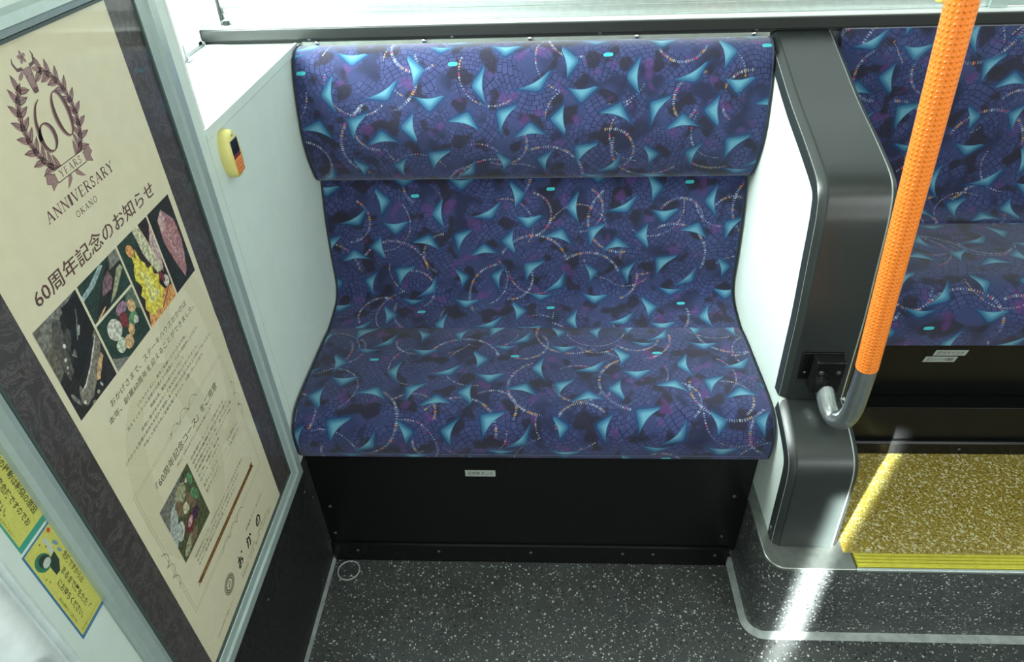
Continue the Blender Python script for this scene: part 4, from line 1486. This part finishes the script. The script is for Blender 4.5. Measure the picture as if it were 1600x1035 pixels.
photo(0.6185 + g, 0.6885 - g, zb, zt, pcol('dim_red_black', (.03, .018, .018)), [
    ('p', DG, [(0, .5), (0, 1), (.6, 1), (.2, .5)]), ('p', CR, [(.5, 1), (.7, 1), (.85, .62), (.95, .4), (.75, .38), (.55, .7)]), ('p', PKL, [(.82, .75), (1, .9), (1, .5), (.9, .35)]),
    ('p', OR, [(0, 0), (1, 0), (1, .16), (.5, .22), (.1, .15)]), ('p', YL, [(.12, .14), (.05, .22), (.14, .30), (.08, .38), (.20, .44), (.10, .56), (.16, .66), (.22, .70), (.24, .82), (.32, .74), (.38, .84), (.42, .68), (.50, .62), (.52, .54), (.66, .54), (.62, .44), (.76, .38), (.66, .30), (.74, .20), (.60, .14), (.50, .04), (.34, .10), (.22, .05)]), ('p', pcol('flame_pale', (.85, .75, .25)), [(.24, .20), (.30, .48), (.26, .62), (.38, .56), (.50, .42), (.46, .18)]),
    ('e', OR, .25, .85, .09, .08, .4), ('e', CR, .52, .24, .06, .03, .4), ('e', WH, .88, .25, .09, .07, 0), ('e', RD, .80, .33, .06, .08, .3), ('s', RD, .0009, [(.5, .04), (.9, .18)])])
photo(0.6885 + g, 0.7440, zb, zt, DK, [
    ('p', PK, [(.28, .86), (.52, .93), (.88, .72), (.92, .45), (.70, .12), (.55, .06), (.38, .30), (.22, .60)]), ('p', PKL, [(.28, .86), (.52, .93), (.56, .80), (.42, .70), (.26, .72)])] +
    [('s', PKL, .0005, [(.3 + .05 * k, .72 - .09 * k), (.5 + .03 * k, .60 - .08 * k), (.66 + .02 * k, .66 - .11 * k), (.84, .60 - .07 * k)]) for k in range(5)] +
    [('s', PKL, .0004, [(.40 + .09 * k, .80 - .06 * k), (.44 + .08 * k, .5 - .04 * k), (.55 + .05 * k, .28)]) for k in range(4)])
photo(0.5010, 0.5795, 0.5232, 0.6218, pcol('dish_green', (.085, .10, .05)), [
    ('p', GY, [(0, .5), (.35, .75), (.75, 1), (0, 1)]), ('p', SV, [(0, .3), (.15, .45), (.5, .85), (.2, .8), (0, .6)]), ('e', OL, .55, .80, .2, .12, .5), ('e', BW, .42, .66, .10, .14, .3),
    ('e', WH, .22, .42, .16, .085, .9), ('e', SV, .22, .42, .10, .05, .9), ('e', CR, .55, .56, .10, .08, .9), ('e', RD, .48, .32, .17, .10, .5), ('e', PKL, .50, .34, .10, .05, .4), ('e', pcol('aubergine', (.07, .03, .08)), .70, .34, .13, .08, .9),
    ('e', BW, .72, .55, .10, .16, .2), ('e', GN, .86, .55, .08, .12, .3), ('e', OL, .25, .12, .2, .07, .3), ('e', BW, .45, .12, .14, .06, .3), ('e', GN, .9, .8, .06, .1, 0), ('e', WH, .8, .85, .04, .03, 0)])

PICT[:] = [0.10, 700]

# ------------------------------------------------------------------ door-side jamb with stickers
jamb = MB(); jamb.box((-0.56, 0.330, 0.302), (XL, 0.3828, 2.12)); struct(jamb.build('wall_jamb', M['white'], bevel=0.001))
# rounded aluminium post beside the doorway
b = MB()
prof = [(-0.56, 0.330), (XL + 0.001, 0.3295), (XL + 0.003, 0.326)]
for k in range(9):
    a = radians(80 - k * 20)
    prof.append((-0.470 + 0.018 * cos(a) + 0.002, 0.306 + 0.019 * sin(a)))
prof += [(-0.475, 0.282), (-0.56, 0.282)]
b.prism_z(prof, 0.0, 2.12)
struct(b.build('pillar_doorway', M['post'], smooth=True, angle=35))
b = MB(); b.tube([(-0.436, 0.284, 0.0), (-0.436, 0.284, 0.30), (-0.436, 0.284, 0.670), (-0.436, 0.285, 0.680), (-0.436, 0.286, 0.684)], [0.012, 0.012, 0.012, 0.009, 0.003], 24)
tag(b.build('door_bumper', M['bumper'], smooth=True), 'grey rounded bumper standing by the shiny doorway post', 'bumper')


def sticker(y0, y1, z0, z1, border, label, lines, art, band):
    """caution sticker read with the head tilted: rows run downwards"""
    st = MB(); st.box((XL, y0, z0), (XL + 0.0004, y1, z1))
    root = st.build('sticker', border); tag(root, label, 'sticker')
    fl = Flat(0.00045)
    YS = pcol('sticker_yellow', (0.53, 0.51, 0.115))
    m_ = 0.0018
    fl.quad(y0 + m_, z0 + band, y1 - m_, z1 - m_, YS, 1)
    for body, yy, zz, L, hh, mm in lines:   # vertical rows: text rotated by -90 degrees
        fl.text(body, yy, zz, L, hh, mm, 3, rot=-pi / 2, bold=0.02)
    art(fl)
    q = fl.b.build('print', fl.mats, recalc=False)
    q.parent = root
    return root


INKB = pcol('sticker_ink', (0.07, 0.07, 0.02)); INKO = pcol('sticker_olive', (0.20, 0.20, 0.03))
TEAL = mat('sticker_teal', (0.05, 0.30, 0.22), 0.5); BLU = mat('sticker_blue', (0.045, 0.16, 0.30), 0.5)


def art1(fl):
    fl.text('バス車内事故防止にご協力ください', 0.3480, 0.7668, 0.034, 0.0026, TEAL, 5)


def art2(fl):
    a = pcol('figure_dark', (0.02, 0.04, 0.03)); g_ = pcol('figure_green', (0.03, 0.16, 0.09)); w_ = pcol('figure_pale', (0.45, 0.50, 0.42)); r_ = pcol('alert_red', (0.55, 0.05, 0.02)); s_ = pcol('figure_blue', (0.16, 0.28, 0.34))
    fl.ell(0.3570, 0.7350, 0.0085, 0.0115, g_, 0.4, layer=4); fl.ell(0.3590, 0.7340, 0.0060, 0.0085, a, 0.4, layer=5); fl.ell(0.3600, 0.7310, 0.0050, 0.0048, w_, layer=6)
    fl.poly([(0.3630, 0.7300), (0.3720, 0.7320), (0.3715, 0.7200), (0.3660, 0.7105), (0.3605, 0.7110), (0.3600, 0.7230)], a, 5)
    fl.poly([(0.3665, 0.7330), (0.3700, 0.7480), (0.3735, 0.7475), (0.3720, 0.7320)], w_, 6)
    fl.ell(0.3700, 0.7500, 0.0030, 0.0026, w_, layer=6)
    fl.ell(0.3790, 0.7535, 0.0020, 0.0026, r_, layer=6)
    fl.ell(0.3775, 0.7370, 0.0018, 0.0050, s_, 0.3, layer=6); fl.ell(0.3770, 0.7270, 0.0016, 0.0040, s_, 0.3, layer=6)
    fl.ell(0.3500, 0.7190, 0.0011, 0.0011, INKO, layer=6); fl.ell(0.3515, 0.7130, 0.0011, 0.0011, INKO, layer=6)
    fl.ell(0.3640, 0.7520, 0.0011, 0.0011, INKO, layer=6); fl.ell(0.3680, 0.7440, 0.0010, 0.0010, INKO, layer=6)
    fl.text('車内事故防止キャンペーン', 0.3490, 0.6345, 0.030, 0.0034, INKO, 5)
    fl.text('国土交通省 バス協会', 0.3470, 0.6285, 0.034, 0.0020, s_, 5)


sticker(0.3460, 0.3850, 0.7635, 0.8830, TEAL, 'yellow caution sticker with teal border above the blue-bordered one',
        [('走行中の移動は転倒の原因', 0.3755, 0.8700, 0.090, 0.0075, INKB), ('となり大変危険ですのでお', 0.3640, 0.8650, 0.088, 0.0075, INKB), ('やめください。', 0.3530, 0.8550, 0.050, 0.0068, INKB), ('バスが止まってから席をお立ちください', 0.3487, 0.8500, 0.068, 0.0026, INKO)], art1, 0.0070)
sticker(0.3440, 0.3850, 0.6270, 0.7600, BLU, 'yellow caution sticker with blue border and little figure beside the shiny post',
        [('危険ですから止', 0.3755, 0.7200, 0.046, 0.0068, INKB), ('まるまで席をたたず', 0.3650, 0.7090, 0.066, 0.0074, INKB), ('にお待ちください。', 0.3550, 0.7040, 0.058, 0.0068, INKB), ('安全運転にご協力を', 0.3480, 0.6900, 0.040, 0.0030, INKO)], art2, 0.0045)

# ------------------------------------------------------------------ small things on the floor and walls
b = MB()
b.tube([(-0.414 + 0.0225 * cos(a), 0.840 + 0.0225 * sin(a), 0.002) for a in [k * 2 * pi / 40 for k in range(41)]], 0.0016, 8, cap=False)
cp = b.build('floor_cap', M['strip'], smooth=True)
tag(cp, 'round inspection cap in the dark floor by the corner under the seat', 'floor cap')
b = MB(); b.prism_z([(-0.414 + 0.0215 * cos(2 * pi * k / 40), 0.840 + 0.0215 * sin(2 * pi * k / 40)) for k in range(40)], 0.0002, 0.0016)
q = b.build('lid', M['vinyl']); q.parent = cp
screws(low, [(XL + 0.004, y, z) for y, z in ((0.862, 0.21), (0.838, 0.255), (0.62, 0.25), (0.80, 0.03))], '+x', 0.0035, m=M['dullscrew'])

# ceiling lamp fitting behind the viewer's head
lamp = thing('ceiling_lamp', 'long ceiling lamp over the aisle, above the picture', 'ceiling lamp', (0.1, 0.05, 2.12))
b = MB(); b.box((-1.02, -0.05, 2.085), (1.22, 0.15, 2.12)); adopt(lamp, b.build('lamp_housing', M['ceil'], bevel=0.004))
